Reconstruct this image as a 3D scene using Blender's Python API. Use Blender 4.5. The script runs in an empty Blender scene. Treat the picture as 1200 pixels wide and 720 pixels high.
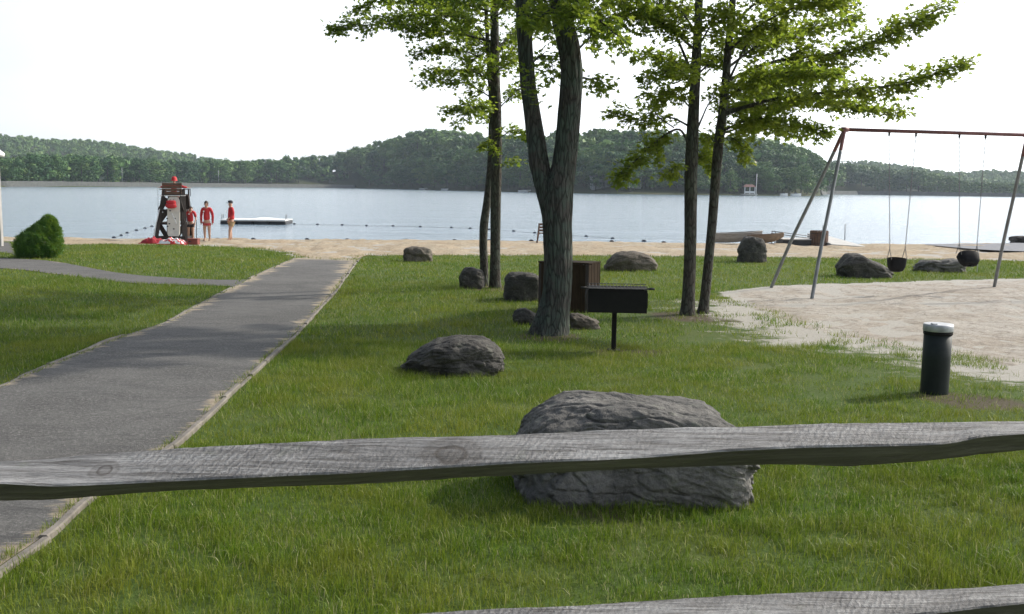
import bpy, bmesh, math, random
import numpy as np
from mathutils import Vector, Matrix, noise
random.seed(7)
rng = np.random.default_rng(11)
R = math.radians
pi = math.pi
scene = bpy.context.scene
COL = scene.collection

# ------------------------------------------------------------------ camera geometry
F = 1150.0                       # focal length in pixels of the 1200 px wide photograph
CAM = Vector((0, 0, 1.7))
PITCH = math.atan(141 / F)
ROLL = math.atan(14.4 / 1200)
fw = Vector((0, math.cos(PITCH), -math.sin(PITCH)))
r0 = Vector((1, 0, 0))
u0 = Vector((0, math.sin(PITCH), math.cos(PITCH)))
rt = r0 * math.cos(ROLL) + u0 * math.sin(ROLL)
up = u0 * math.cos(ROLL) - r0 * math.sin(ROLL)

def ray(px, py):
    return fw + rt * ((px - 600) / F) + up * ((360 - py) / F)

def at(px, py, Y):
    d = ray(px, py)
    return CAM + d * (Y / d.y)

# ------------------------------------------------------------------ terrain of the near shore
WATER = -0.80
_yt = np.arange(-60, 120, 0.25)
_zt = np.interp(_yt, [-60, 0, 2, 6, 10, 13, 18, 22, 28, 36, 41, 43, 47, 60, 120],
                [0.0, 0.0, -0.02, -0.16, -0.31, -0.40, -0.43, -0.46, -0.54, -0.63, -0.72, -0.80, -1.05, -1.9, -4.0])
_k = np.hanning(13); _k /= _k.sum()
_zs = np.convolve(np.pad(_zt, 6, mode='edge'), _k, mode='valid')

def shore(x):
    return np.interp(x, [-60, -18, -2, 15, 20, 26, 60, 300], [43, 43, 45, 45.3, 46.7, 49, 56, 60])

def gz(x, y):
    ye = np.asarray(y) * 43.0 / shore(x)
    z = np.interp(ye, _yt, _zs)
    return z + 0.018 * np.sin(np.asarray(x) * 0.55 + 1.3) * np.sin(np.asarray(y) * 0.42) * (ye < 34)

def G(px, py):
    d = ray(px, py)
    lo, hi = 0.4, None
    t = 0.4
    while t < 400:
        p = CAM + d * t
        if p.z < float(gz(p.x, p.y)):
            hi = t; break
        lo = t; t *= 1.03
    if hi is None:
        hi = 400
    for _ in range(40):
        m = (lo + hi) / 2
        p = CAM + d * m
        if p.z < float(gz(p.x, p.y)): hi = m
        else: lo = m
    return CAM + d * hi

def W(px, py):                    # a point on the lake surface
    d = ray(px, py)
    return CAM + d * ((WATER - CAM.z) / d.z)

# ------------------------------------------------------------------ object helpers
def link(name, me, mat=None, parent=None, loc=None):
    o = bpy.data.objects.new(name, me)
    COL.objects.link(o)
    if mat is not None and me is not None:
        if isinstance(mat, (list, tuple)):
            for m in mat: me.materials.append(m)
        else:
            me.materials.append(mat)
    if parent is not None: o.parent = parent
    if loc is not None: o.location = loc
    return o

def tag(o, label=None, cat=None, group=None, kind=None):
    if label: o['label'] = label
    if cat: o['category'] = cat
    if group: o['group'] = group
    if kind: o['kind'] = kind
    return o

def empty(name, loc, label=None, cat=None, group=None, rz=0):
    o = bpy.data.objects.new(name, None)
    COL.objects.link(o); o.location = loc; o.rotation_euler = (0, 0, rz)
    o.empty_display_size = 0.2
    return tag(o, label, cat, group)

def mesh_np(name, V, Fc, smooth=False, attrs=None, mats=None):
    """V (n,3); Fc list of arrays of faces (m,3) or (m,4)"""
    me = bpy.data.meshes.new(name)
    V = np.asarray(V, dtype=np.float32)
    if not isinstance(Fc, list): Fc = [Fc]
    Fc = [np.asarray(f, dtype=np.int32) for f in Fc if len(f)]
    me.vertices.add(len(V)); me.vertices.foreach_set('co', V.ravel())
    nl = sum(f.size for f in Fc); npoly = sum(len(f) for f in Fc)
    me.loops.add(nl); me.polygons.add(npoly)
    me.loops.foreach_set('vertex_index', np.concatenate([f.ravel() for f in Fc]))
    tot = np.concatenate([np.full(len(f), f.shape[1], dtype=np.int32) for f in Fc])
    st = np.concatenate([[0], np.cumsum(tot)[:-1]]).astype(np.int32)
    me.polygons.foreach_set('loop_start', st)
    me.polygons.foreach_set('loop_total', tot)
    if smooth: me.polygons.foreach_set('use_smooth', np.ones(npoly, dtype=bool))
    if mats is not None: me.polygons.foreach_set('material_index', np.asarray(mats, dtype=np.int32))
    if attrs:
        for k, a in attrs.items():
            at_ = me.attributes.new(k, 'FLOAT', 'POINT')
            at_.data.foreach_set('value', np.asarray(a, dtype=np.float32))
    me.update(calc_edges=True)
    return me

class MB:
    """collects simple solids into one mesh"""
    def __init__(s): s.v = []; s.f = []; s.n = 0; s.m = []
    def add(s, V, Fs, mi=0):
        b = s.n
        s.v += [tuple(v) for v in V]; s.n = len(s.v)
        for f in Fs: s.f.append([b + i for i in f]); s.m.append(mi)
    def box(s, c, d, rot=None, mi=0, ch=0.0):
        hx, hy, hz = d[0] / 2, d[1] / 2, d[2] / 2
        c = Vector(c)
        if ch <= 0:
            P = [Vector((x, y, z)) for x in (-hx, hx) for y in (-hy, hy) for z in (-hz, hz)]
            Fs = [(0, 1, 3, 2), (4, 6, 7, 5), (0, 4, 5, 1), (2, 3, 7, 6), (0, 2, 6, 4), (1, 5, 7, 3)]
        else:
            bm = bmesh.new(); bmesh.ops.create_cube(bm, size=1)
            for v in bm.verts: v.co = Vector((v.co.x * d[0], v.co.y * d[1], v.co.z * d[2]))
            bmesh.ops.bevel(bm, geom=bm.edges[:], offset=ch, segments=1, affect='EDGES')
            bm.verts.index_update()
            P = [v.co.copy() for v in bm.verts]; Fs = [[v.index for v in f.verts] for f in bm.faces]
            bm.free()
        if rot is not None: P = [rot @ p for p in P]
        s.add([p + c for p in P], Fs, mi)
    def beam(s, a, b, w, h, mi=0, ch=0.0, upv=(0, 0, 1)):
        a = Vector(a); b = Vector(b); d = (b - a); L = d.length; d.normalize()
        x = Vector(upv).cross(d)
        if x.length < 1e-3: x = Vector((1, 0, 0))
        x.normalize(); z = d.cross(x)
        M = Matrix((x, d, z)).transposed()
        s.box((a + b) / 2, (w, L, h), M, mi, ch)
    def tube(s, pts, rad, seg=10, mi=0, cap=True, jit=0, seed=0):
        V, Q, caps = tube_np(pts, rad, seg, jit, seed)
        s.add(V, Q.tolist() + (caps if cap else []), mi)
    def build(s, name, mat, parent=None, smooth=False, loc=None):
        me = bpy.data.meshes.new(name)
        me.from_pydata([tuple(v) for v in s.v], [], s.f)
        me.polygons.foreach_set('material_index', s.m)
        if smooth: me.polygons.foreach_set('use_smooth', [True] * len(me.polygons))
        bm = bmesh.new(); bm.from_mesh(me); bmesh.ops.recalc_face_normals(bm, faces=bm.faces[:]); bm.to_mesh(me); bm.free()
        me.update()
        return link(name, me, mat, parent, loc)

def frames(P):
    P = np.asarray(P, float)
    T = np.gradient(P, axis=0); T /= np.linalg.norm(T, axis=1)[:, None] + 1e-9
    N = np.zeros_like(P)
    a = np.array([1., 0, 0]) if abs(T[0][0]) < 0.8 else np.array([0, 1., 0])
    n = a - T[0] * a.dot(T[0]); n /= np.linalg.norm(n); N[0] = n
    for i in range(1, len(P)):
        n = N[i - 1] - T[i] * N[i - 1].dot(T[i]); n /= np.linalg.norm(n) + 1e-9; N[i] = n
    return T, N, np.cross(T, N)

def tube_np(pts, rad, seg=10, jit=0.0, seed=0, kang=2.5, klen=1.2):
    P = np.asarray([tuple(p) for p in pts], float)
    rad = np.ones(len(P)) * rad if np.isscalar(rad) else np.asarray(rad, float)
    T, N, B = frames(P)
    a = np.linspace(0, 2 * pi, seg, endpoint=False)
    ca, sa = np.cos(a), np.sin(a)
    rr = np.repeat(rad[:, None], seg, 1)
    if jit > 0:
        L = np.concatenate([[0], np.cumsum(np.linalg.norm(np.diff(P, axis=0), axis=1))])
        for i in range(len(P)):
            for j in range(seg):
                q = Vector((ca[j] * kang, sa[j] * kang, L[i] * klen + seed * 7.3))
                q2 = Vector((ca[j] * kang * 3.2, sa[j] * kang * 3.2, L[i] * klen * 1.7 + seed * 3.1))
                rr[i, j] *= 1 + jit * (noise.noise(q) + 0.45 * (0.5 - abs(noise.noise(q2))) * 2 - .3)
    V = P[:, None, :] + rr[:, :, None] * (ca[None, :, None] * N[:, None, :] + sa[None, :, None] * B[:, None, :])
    n = len(P)
    i = np.arange(n - 1)[:, None]; j = np.arange(seg)[None, :]; j2 = (j + 1) % seg
    Q = np.stack([i * seg + j, i * seg + j2, (i + 1) * seg + j2, (i + 1) * seg + j], -1).reshape(-1, 4)
    caps = [list(range(seg))[::-1], [(n - 1) * seg + k for k in range(seg)]]
    return V.reshape(-1, 3), Q, caps

def resample(P, step):
    P = np.asarray([tuple(p) for p in P], float)
    d = np.concatenate([[0], np.cumsum(np.linalg.norm(np.diff(P, axis=0), axis=1))])
    n = max(3, int(d[-1] / step) + 1)
    t = np.linspace(0, d[-1], n)
    Q = np.stack([np.interp(t, d, P[:, k]) for k in range(P.shape[1])], 1)
    # light smoothing
    for _ in range(2):
        Q[1:-1] = (Q[:-2] + 2 * Q[1:-1] + Q[2:]) / 4
    return Q

def smooth_poly(P, n=60):
    """Catmull-Rom through the points"""
    P = [np.asarray(tuple(p), float) for p in P]
    P = [2 * P[0] - P[1]] + P + [2 * P[-1] - P[-2]]
    out = []
    m = len(P) - 3
    k = max(2, n // m)
    for i in range(m):
        p0, p1, p2, p3 = P[i:i + 4]
        for t in np.linspace(0, 1, k, endpoint=False):
            out.append(0.5 * ((2 * p1) + (-p0 + p2) * t + (2 * p0 - 5 * p1 + 4 * p2 - p3) * t * t + (-p0 + 3 * p1 - 3 * p2 + p3) * t ** 3))
    out.append(P[-2])
    return np.array(out)

# vectorised value noise for scattering
_ng = rng.random((256, 256))
def vnoise(x, y):
    xi = np.floor(x).astype(int); yi = np.floor(y).astype(int)
    fx = x - xi; fy = y - yi; fx = fx * fx * (3 - 2 * fx); fy = fy * fy * (3 - 2 * fy)
    a = _ng[xi % 256, yi % 256]; b = _ng[(xi + 1) % 256, yi % 256]
    c = _ng[xi % 256, (yi + 1) % 256]; d = _ng[(xi + 1) % 256, (yi + 1) % 256]
    return (a * (1 - fx) + b * fx) * (1 - fy) + (c * (1 - fx) + d * fx) * fy

def inpoly(x, y, poly):
    poly = np.asarray(poly); r = np.zeros(len(x), bool); n = len(poly)
    for i in range(n):
        x1, y1 = poly[i]; x2, y2 = poly[(i + 1) % n]
        if y1 == y2: continue
        c = ((y1 > y) != (y2 > y)) & (x < (x2 - x1) * (y - y1) / (y2 - y1) + x1)
        r ^= c
    return r

def polydist(x, y, poly, closed=True):
    poly = np.asarray(poly); n = len(poly); D = np.full(len(x), 1e9)
    for i in range(n if closed else n - 1):
        a = poly[i]; b = poly[(i + 1) % n]; ab = b - a; l2 = ab.dot(ab) + 1e-12
        t = np.clip(((x - a[0]) * ab[0] + (y - a[1]) * ab[1]) / l2, 0, 1)
        D = np.minimum(D, np.hypot(x - a[0] - t * ab[0], y - a[1] - t * ab[1]))
    return D
# ------------------------------------------------------------------ materials
class NT:
    def __init__(s, name):
        s.m = bpy.data.materials.new(name); s.m.use_nodes = True
        s.t = s.m.node_tree; s.b = s.t.nodes['Principled BSDF']; s.out = s.t.nodes['Material Output']
    def n(s, typ, **kw):
        nd = s.t.nodes.new(typ)
        for k, v in kw.items():
            if k in nd.inputs: nd.inputs[k].default_value = v
            else: setattr(nd, k, v)
        return nd
    def l(s, a, b): s.t.links.new(a, b)
    def coord(s, kind='Object', scale=(1, 1, 1), rot=(0, 0, 0)):
        tc = s.n('ShaderNodeTexCoord'); mp = s.n('ShaderNodeMapping')
        mp.inputs['Scale'].default_value = scale; mp.inputs['Rotation'].default_value = rot
        s.l(tc.outputs[kind], mp.inputs['Vector'])
        return mp.outputs['Vector']
    def geo(s, scale=(1, 1, 1)):
        tc = s.n('ShaderNodeNewGeometry'); mp = s.n('ShaderNodeMapping')
        mp.inputs['Scale'].default_value = scale
        s.l(tc.outputs['Position'], mp.inputs['Vector'])
        return mp.outputs['Vector']
    def noise(s, vec, scale, detail=4, rough=0.6, dist=0.0):
        nd = s.n('ShaderNodeTexNoise'); nd.inputs['Scale'].default_value = scale
        nd.inputs['Detail'].default_value = detail; nd.inputs['Roughness'].default_value = rough
        nd.inputs['Distortion'].default_value = dist
        s.l(vec, nd.inputs['Vector']); return nd.outputs['Fac']
    def ramp(s, fac, stops):
        r = s.n('ShaderNodeValToRGB'); e = r.color_ramp.elements
        while len(e) < len(stops): e.new(0.5)
        for i, (p, c) in enumerate(stops):
            e[i].position = p; e[i].color = (c[0], c[1], c[2], 1) if not np.isscalar(c) else (c, c, c, 1)
        s.l(fac, r.inputs['Fac']); return r.outputs['Color']
    def mix(s, fac, a, b, mode='MIX'):
        m = s.n('ShaderNodeMix'); m.data_type = 'RGBA'; m.blend_type = mode
        for sock, v in ((m.inputs[0], fac), (m.inputs[6], a), (m.inputs[7], b)):
            if hasattr(v, 'is_linked') or hasattr(v, 'links'): s.l(v, sock)
            elif np.isscalar(v): sock.default_value = v if sock == m.inputs[0] else (v, v, v, 1)
            else: sock.default_value = (v[0], v[1], v[2], 1)
        return m.outputs[2]
    def math(s, op, a, b=0.0, clamp=False):
        m = s.n('ShaderNodeMath'); m.operation = op; m.use_clamp = clamp
        for i, v in enumerate((a, b)):
            if hasattr(v, 'links'): s.l(v, m.inputs[i])
            else: m.inputs[i].default_value = v
        return m.outputs[0]
    def attr(s, name):
        a = s.n('ShaderNodeAttribute'); a.attribute_name = name; return a.outputs['Fac']
    def bump(s, h, strength=0.5, dist=0.02, prev=None):
        b = s.n('ShaderNodeBump'); b.inputs['Strength'].default_value = strength; b.inputs['Distance'].default_value = dist
        s.l(h, b.inputs['Height'])
        if prev is not None: s.l(prev, b.inputs['Normal'])
        return b.outputs['Normal']
    def done(s, col=None, rough=0.8, nrm=None, metal=0.0, spec=0.5):
        if col is not None:
            if hasattr(col, 'links'): s.l(col, s.b.inputs['Base Color'])
            else: s.b.inputs['Base Color'].default_value = (*col, 1)
        if hasattr(rough, 'links'): s.l(rough, s.b.inputs['Roughness'])
        else: s.b.inputs['Roughness'].default_value = rough
        s.b.inputs['Metallic'].default_value = metal
        s.b.inputs['Specular IOR Level'].default_value = spec
        if nrm is not None: s.l(nrm, s.b.inputs['Normal'])
        return s.m

def plain(name, c, rough=0.7, var=0.25, scale=8, bump=0.15, bscale=40, metal=0.0, stretch=(1, 1, 1), spec=0.5):
    t = NT(name); v = t.coord('Object', stretch)
    f = t.noise(v, scale, 5, 0.65)
    c2 = [x * (1 - var) for x in c]; c1 = [min(1, x * (1 + var)) for x in c]
    col = t.ramp(f, [(0.3, c2), (0.7, c1)])
    h = t.noise(v, bscale, 4, 0.6)
    return t.done(col, rough, t.bump(h, bump, 0.01), metal, spec)

def translucent(t, col, nrm=None, fac=0.4, rough=0.5, spec=0.4, tcol=None):
    t.done(col, rough, nrm, 0, spec)
    tr = t.n('ShaderNodeBsdfTranslucent'); mx = t.n('ShaderNodeMixShader'); mx.inputs[0].default_value = fac
    t.l(tcol if tcol is not None else col, tr.inputs['Color'])
    if nrm is not None: t.l(nrm, tr.inputs['Normal'])
    t.l(t.b.outputs[0], mx.inputs[1]); t.l(tr.outputs[0], mx.inputs[2]); t.l(mx.outputs[0], t.out.inputs['Surface'])
    return t.m

# grass blades
t = NT('grass_blade'); a = t.attr('rnd')
v = t.geo(); patch = t.noise(v, 0.9, 4, 0.6); patch2 = t.noise(v, 0.17, 3, 0.6)
c = t.ramp(a, [(0.0, (0.052, 0.115, 0.009)), (0.35, (0.105, 0.20, 0.013)), (0.75, (0.175, 0.265, 0.02)), (0.9, (0.28, 0.32, 0.06)), (0.94, (0.36, 0.37, 0.16)), (1.0, (0.50, 0.46, 0.28))])
c = t.mix(t.ramp(patch, [(0.38, 0.0), (0.68, 1.0)]), c, t.mix(0.6, c, (0.27, 0.265, 0.04)))
c = t.mix(t.ramp(patch2, [(0.45, 0.0), (0.62, 0.5)]), c, t.mix(0.5, c, (0.035, 0.10, 0.018)))
M_GRASS = translucent(t, c, None, 0.40, 0.45, 0.22)
# soil under the grass
t = NT('lawn_ground'); v = t.geo(); n1 = t.noise(v, 1.1, 6, 0.7); n2 = t.noise(v, 22, 5, 0.75); n3 = t.noise(v, 0.3, 3)
c = t.ramp(n2, [(0.25, (0.035, 0.055, 0.012)), (0.5, (0.065, 0.105, 0.018)), (0.75, (0.10, 0.15, 0.03))])
c = t.mix(t.ramp(n1, [(0.45, 0), (0.7, 0.55)]), c, (0.12, 0.13, 0.035))
sandc = t.ramp(n2, [(0.3, (0.33, 0.31, 0.27)), (0.7, (0.48, 0.455, 0.41))])
c = t.mix(t.ramp(t.math('ADD', t.attr('bare'), t.math('MULTIPLY', t.math('SUBTRACT', n1, 0.5), 0.8)), [(0.35, 0), (0.6, 1)]), c, (0.085, 0.07, 0.042)); sm = t.attr('sandy'); sm2 = t.math('ADD', sm, t.math('MULTIPLY', t.math('SUBTRACT', t.noise(v, 1.7, 6, 0.7), 0.5), 1.6))
c = t.mix(t.ramp(sm2, [(0.42, 0), (0.62, 1)]), c, sandc)
M_LAWN = t.done(c, 0.95, t.bump(n2, 0.8, 0.03), 0, 0.2)
# beach sand
def sand(name, ca, cb, cc):
    t = NT(name); v = t.geo(); n1 = t.noise(v, 0.9, 6, 0.7); n2 = t.noise(v, 14, 6, 0.75); n3 = t.noise(t.geo((0.35, 1.4, 1)), 0.6, 5, 0.6)
    n4 = t.noise(v, 3.3, 5, 0.6, 0.6)
    c = t.ramp(n2, [(0.25, ca), (0.7, cb)])
    c = t.mix(t.ramp(n1, [(0.42, 0), (0.58, 0.9)]), c, cc)
    c = t.mix(t.ramp(t.noise(v, 6.5, 6, 0.75, 0.5), [(0.50, 0), (0.62, 0.75)]), c, [x * 0.58 for x in cc])
    h = t.mix(0.45, t.noise(v, 6.5, 6, 0.75, 0.5), n2)
    return t.done(c, 0.95, t.bump(h, 0.9, 0.09), 0, 0.2)
M_BEACH = sand('beach_sand', (0.36, 0.295, 0.205), (0.50, 0.43, 0.32), (0.42, 0.33, 0.225))
M_PLAY = sand('play_sand', (0.37, 0.335, 0.285), (0.53, 0.49, 0.435), (0.38, 0.33, 0.27))
# asphalt
t = NT('asphalt'); v = t.geo(); n1 = t.noise(v, 0.8, 6, 0.7); n2 = t.noise(v, 38, 6, 0.8); n3 = t.noise(t.geo((0.5, 2.0, 1)), 1.1, 6, 0.75); n4 = t.noise(v, 9, 4)
c = t.ramp(n2, [(0.34, (0.040, 0.039, 0.037)), (0.52, (0.095, 0.092, 0.086)), (0.68, (0.26, 0.25, 0.235))])
c = t.mix(t.ramp(n1, [(0.4, 0), (0.62, 0.75)]), c, t.mix(0.6, c, (0.17, 0.165, 0.155))); c = t.mix(t.ramp(t.noise(t.geo((0.6, 1.6, 1)), 2.7, 6, 0.75), [(0.5, 0), (0.66, 0.55)]), c, (0.05, 0.05, 0.05))
e = t.attr('edge'); s_ = t.math('ADD', e, t.math('MULTIPLY', t.math('SUBTRACT', n3, 0.5), 2.2))
c = t.mix(t.ramp(s_, [(0.47, 0), (0.62, 1)]), c, t.ramp(n4, [(0.3, (0.25, 0.20, 0.14)), (0.7, (0.40, 0.34, 0.25))]))
vo = t.n('ShaderNodeTexVoronoi'); vo.feature = 'DISTANCE_TO_EDGE'; vo.inputs['Scale'].default_value = 0.55
wv = t.mix(0.12, v, t.n('ShaderNodeTexNoise', Scale=3.0).outputs['Color']); t.l(wv, vo.inputs['Vector'])
crk = t.ramp(vo.outputs['Distance'], [(0.0, 1), (0.008, 0)])
c = t.mix(t.math('MULTIPLY', crk, t.ramp(n1, [(0.5, 0), (0.6, 0.7)])), c, (0.035, 0.034, 0.03))
M_ASPHALT = t.done(c, 0.9, t.bump(n2, 0.9, 0.014), 0, 0.4)
t = NT('ramp_asphalt'); v = t.geo(); n = t.noise(v, 5, 5)
M_RAMP = t.done(t.ramp(n, [(0.3, (0.12, 0.125, 0.14)), (0.7, (0.19, 0.195, 0.21))]), 0.8)
# timber edging
M_EDGE = plain('weathered_edging', (0.19, 0.17, 0.145), 0.9, 0.4, 3, 0.6, 30)
# weathered fence wood
t = NT('fence_wood'); v = t.coord('Object', (1.0, 9.0, 9.0)); vg = t.coord('Object', (3, 60, 60)); vo_ = t.coord('Object')
g1 = t.noise(v, 2.2, 8, 0.72, 0.7); g2 = t.noise(vg, 1.6, 7, 0.75, 0.35)
wv = t.n('ShaderNodeTexWave'); wv.wave_type = 'BANDS'; wv.bands_direction = 'X'; wv.inputs['Scale'].default_value = 21
wv.inputs['Distortion'].default_value = 7; wv.inputs['Detail'].default_value = 4; wv.inputs['Detail Scale'].default_value = 2.2; wv.inputs['Detail Roughness'].default_value = 0.7
t.l(t.coord('Object', (1, 0.9, 0.9), (0, 0, 0.6)), wv.inputs['Vector'])
sawm = t.ramp(t.noise(vo_, 1.7, 3, 0.5), [(0.42, 0), (0.62, 1)])
c = t.ramp(g1, [(0.32, (0.13, 0.128, 0.124)), (0.5, (0.31, 0.305, 0.298)), (0.66, (0.54, 0.535, 0.525))])
c = t.mix(t.ramp(g2, [(0.36, 0.9), (0.5, 0.0)]), c, (0.08, 0.072, 0.064))
blot = t.noise(vo_, 4.5, 6, 0.7, 0.8)
c = t.mix(t.ramp(blot, [(0.55, 0), (0.75, 0.55)]), c, (0.17, 0.155, 0.135))
c = t.mix(t.ramp(t.noise(vo_, 14, 6, 0.7), [(0.6, 0), (0.72, 0.4)]), c, (0.24, 0.27, 0.20))
saw = t.math('MULTIPLY', wv.outputs['Fac'], sawm)
c = t.mix(t.math('MULTIPLY', t.math('SUBTRACT', 1.0, wv.outputs['Fac']), t.math('MULTIPLY', sawm, 0.5)), c, (0.12, 0.11, 0.10))
for (kx, ky, kY, kr) in ((290, 531, 1.99, .016), (527, 531, 2.02, .024), (733, 507, 2.04, .012), (1010, 508, 2.08, .014), (120, 550, 1.98, .012), (1010, 708, 2.07, .016), (760, 716, 2.05, .02)):
    kp = at(kx, ky, kY); wob = t.mix(0.03, vo_, t.n('ShaderNodeTexNoise', Scale=9.0).outputs['Color'])
    sb = t.n('ShaderNodeVectorMath'); sb.operation = 'SUBTRACT'; t.l(vo_, sb.inputs[0]); sb.inputs[1].default_value = tuple(kp)
    ml = t.n('ShaderNodeVectorMath'); ml.operation = 'MULTIPLY'; t.l(sb.outputs[0], ml.inputs[0]); ml.inputs[1].default_value = (0.55 / kr, 0.45 / kr, 1.0 / kr)
    le = t.n('ShaderNodeVectorMath'); le.operation = 'LENGTH'; t.l(ml.outputs[0], le.inputs[0]); dd_ = t.math('ADD', le.outputs['Value'], t.math('MULTIPLY', t.math('SUBTRACT', blot, 0.5), 1.2))
    c = t.mix(t.ramp(t.math('MULTIPLY', dd_, 0.4), [(0.0, .55), (0.28, .35), (0.36, .85), (0.42, .2), (0.6, 0.35), (0.68, 0.0), (0.9, 0)]), c, (0.065, 0.052, 0.04))
h = t.math('ADD', t.math('MULTIPLY', g2, 1.0), t.math('MULTIPLY', saw, 0.35))
n_ = t.bump(h, 1.0, 0.010); n_ = t.bump(g1, 0.6, 0.02, n_)
M_FENCE = t.done(c, 0.62, n_, 0, 0.45)
t = NT('fence_wood_shaded_face'); v = t.coord('Object', (1.0, 14.0, 14.0)); g1 = t.noise(v, 2.5, 8, 0.75, 0.5)  # darker rail front and underside: their shade is painted into the wood colour
M_FENCE_SHADE = t.done(t.ramp(g1, [(0.3, (0.07, 0.064, 0.056)), (0.52, (0.145, 0.134, 0.118)), (0.72, (0.25, 0.235, 0.21))]), 0.8, t.bump(g1, 1.0, 0.012), 0, 0.3)
# boulders
def rockmat(name, lo, mid, hi, lich=0.35):
    t = NT(name); v = t.coord('Object'); n1 = t.noise(v, 2.6, 8, 0.72, 0.4); n2 = t.noise(v, 28, 6, 0.75); n3 = t.noise(v, 9, 5, 0.6)
    c = t.ramp(n1, [(0.28, lo), (0.5, mid), (0.74, hi)])
    c = t.mix(t.ramp(n2, [(0.35, 0.5), (0.6, 0)]), c, [x * 0.5 for x in lo])
    c = t.mix(t.ramp(n3, [(0.56, 0), (0.68, lich)]), c, (0.30, 0.31, 0.25))
    c = t.mix(t.ramp(t.noise(v, 5, 6, 0.7), [(0.6, 0), (0.75, 0.4)]), c, (0.10, 0.085, 0.06))
    vo = t.n('ShaderNodeTexVoronoi'); vo.feature = 'DISTANCE_TO_EDGE'; vo.inputs['Scale'].default_value = 2.1
    t.l(t.coord('Object', (0.7, 1.0, 2.1), (0.2, 0.3, 0.5)), vo.inputs['Vector'])
    hh = t.math('ADD', n1, t.math('MULTIPLY', t.ramp(vo.outputs['Distance'], [(0, 0), (0.05, 1)]), 0.10))
    n_ = t.bump(hh, 0.9, 0.09); n_ = t.bump(n2, 0.7, 0.015, n_)
    return t.done(c, 0.85, n_, 0, 0.35)
M_ROCK = rockmat('boulder_grey', (0.085, 0.083, 0.078), (0.165, 0.158, 0.145), (0.29, 0.275, 0.25))
M_ROCK2 = rockmat('boulder_dark', (0.04, 0.038, 0.036), (0.08, 0.075, 0.068), (0.15, 0.138, 0.12), 0.25)
M_ROCK3 = rockmat('boulder_brown', (0.075, 0.063, 0.05), (0.14, 0.12, 0.095), (0.22, 0.19, 0.155), 0.2)
# bark
def bark(name, lo, hi, lich, vs=(1, 1, 0.16), sc=9):
    t = NT(name); v = t.coord('Object', vs); vo_ = t.coord('Object')
    n1 = t.noise(v, sc, 7, 0.7, 0.7)
    vo = t.n('ShaderNodeTexVoronoi'); vo.feature = 'DISTANCE_TO_EDGE'; vo.inputs['Scale'].default_value = sc * 1.5
    t.l(t.mix(0.07, v, t.n('ShaderNodeTexNoise', Scale=6.0).outputs['Color']), vo.inputs['Vector'])
    fis = t.ramp(vo.outputs['Distance'], [(0.0, 0.25), (0.16, 1)])
    c = t.ramp(n1, [(0.3, lo), (0.7, hi)])
    c = t.mix(t.ramp(t.noise(vo_, 3.2, 6, 0.7), [(0.42, 0), (0.58, 0.8)]), c, lich)
    c = t.mix(t.math('SUBTRACT', 1.0, fis), c, [x * 0.45 for x in lo])
    h = t.math('ADD', t.math('MULTIPLY', fis, 0.7), n1)
    return t.done(c, 0.9, t.bump(h, 0.9, 0.035), 0, 0.25)
M_BARK = bark('bark_grey_green', (0.05, 0.045, 0.040), (0.12, 0.112, 0.10), (0.085, 0.115, 0.092), (1, 1, 0.14), 17)
M_BARK2 = bark('bark_slender', (0.055, 0.048, 0.040), (0.12, 0.108, 0.09), (0.10, 0.115, 0.09), (1, 1, 0.3), 14)
# maple leaves
def leafmat(name, a_, b_, c_, fac=0.56):
    t = NT(name); a = t.attr('rnd')
    c = t.ramp(a, [(0.0, a_), (0.5, b_), (1.0, c_)])
    tc = t.mix(0.75, c, t.ramp(a, [(0.0, (0.22, 0.35, 0.03)), (1.0, (0.48, 0.57, 0.06))]))
    return translucent(t, c, None, fac, 0.42, 0.45, tc)
M_LEAF = leafmat('maple_leaf', (0.045, 0.09, 0.012), (0.085, 0.148, 0.018), (0.145, 0.20, 0.028))
M_LEAF2 = leafmat('maple_leaf_yellow', (0.085, 0.115, 0.012), (0.135, 0.18, 0.018), (0.22, 0.25, 0.032))
M_BUSH = leafmat('shrub_needles', (0.02, 0.085, 0.012), (0.045, 0.145, 0.02), (0.12, 0.25, 0.04), 0.25)
# far foliage
t = NT('far_foliage'); a = t.attr('rnd'); oi = t.n('ShaderNodeObjectInfo'); g = t.noise(t.geo(), 0.021, 3, 0.6)
s_ = t.math('ADD', t.math('MULTIPLY', a, 0.42), t.math('MULTIPLY', oi.outputs['Random'], 0.58))
c = t.ramp(s_, [(0.1, (0.022, 0.068, 0.026)), (0.38, (0.045, 0.115, 0.036)), (0.65, (0.085, 0.175, 0.042)), (0.9, (0.17, 0.26, 0.06))])
c = t.mix(t.ramp(g, [(0.4, 0), (0.65, 0.6)]), c, t.mix(0.5, c, (0.035, 0.075, 0.022)))
M_FAR = translucent(t, c, None, 0.10, 0.6, 0.2)
t = NT('far_ground'); v = t.geo(); n = t.noise(v, 0.05, 6, 0.7)
M_FARG = t.done(t.ramp(n, [(0.3, (0.035, 0.05, 0.022)), (0.6, (0.06, 0.065, 0.03)), (0.8, (0.11, 0.09, 0.055))]), 0.95, None, 0, 0.1)
t = NT('dam_stone'); v = t.geo(); n = t.noise(v, 0.8, 6, 0.8)
M_DAM = t.done(t.ramp(n, [(0.3, (0.045, 0.05, 0.045)), (0.5, (0.085, 0.09, 0.082)), (0.75, (0.15, 0.15, 0.135))]), 0.9, t.bump(n, 1, 0.6))
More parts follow.
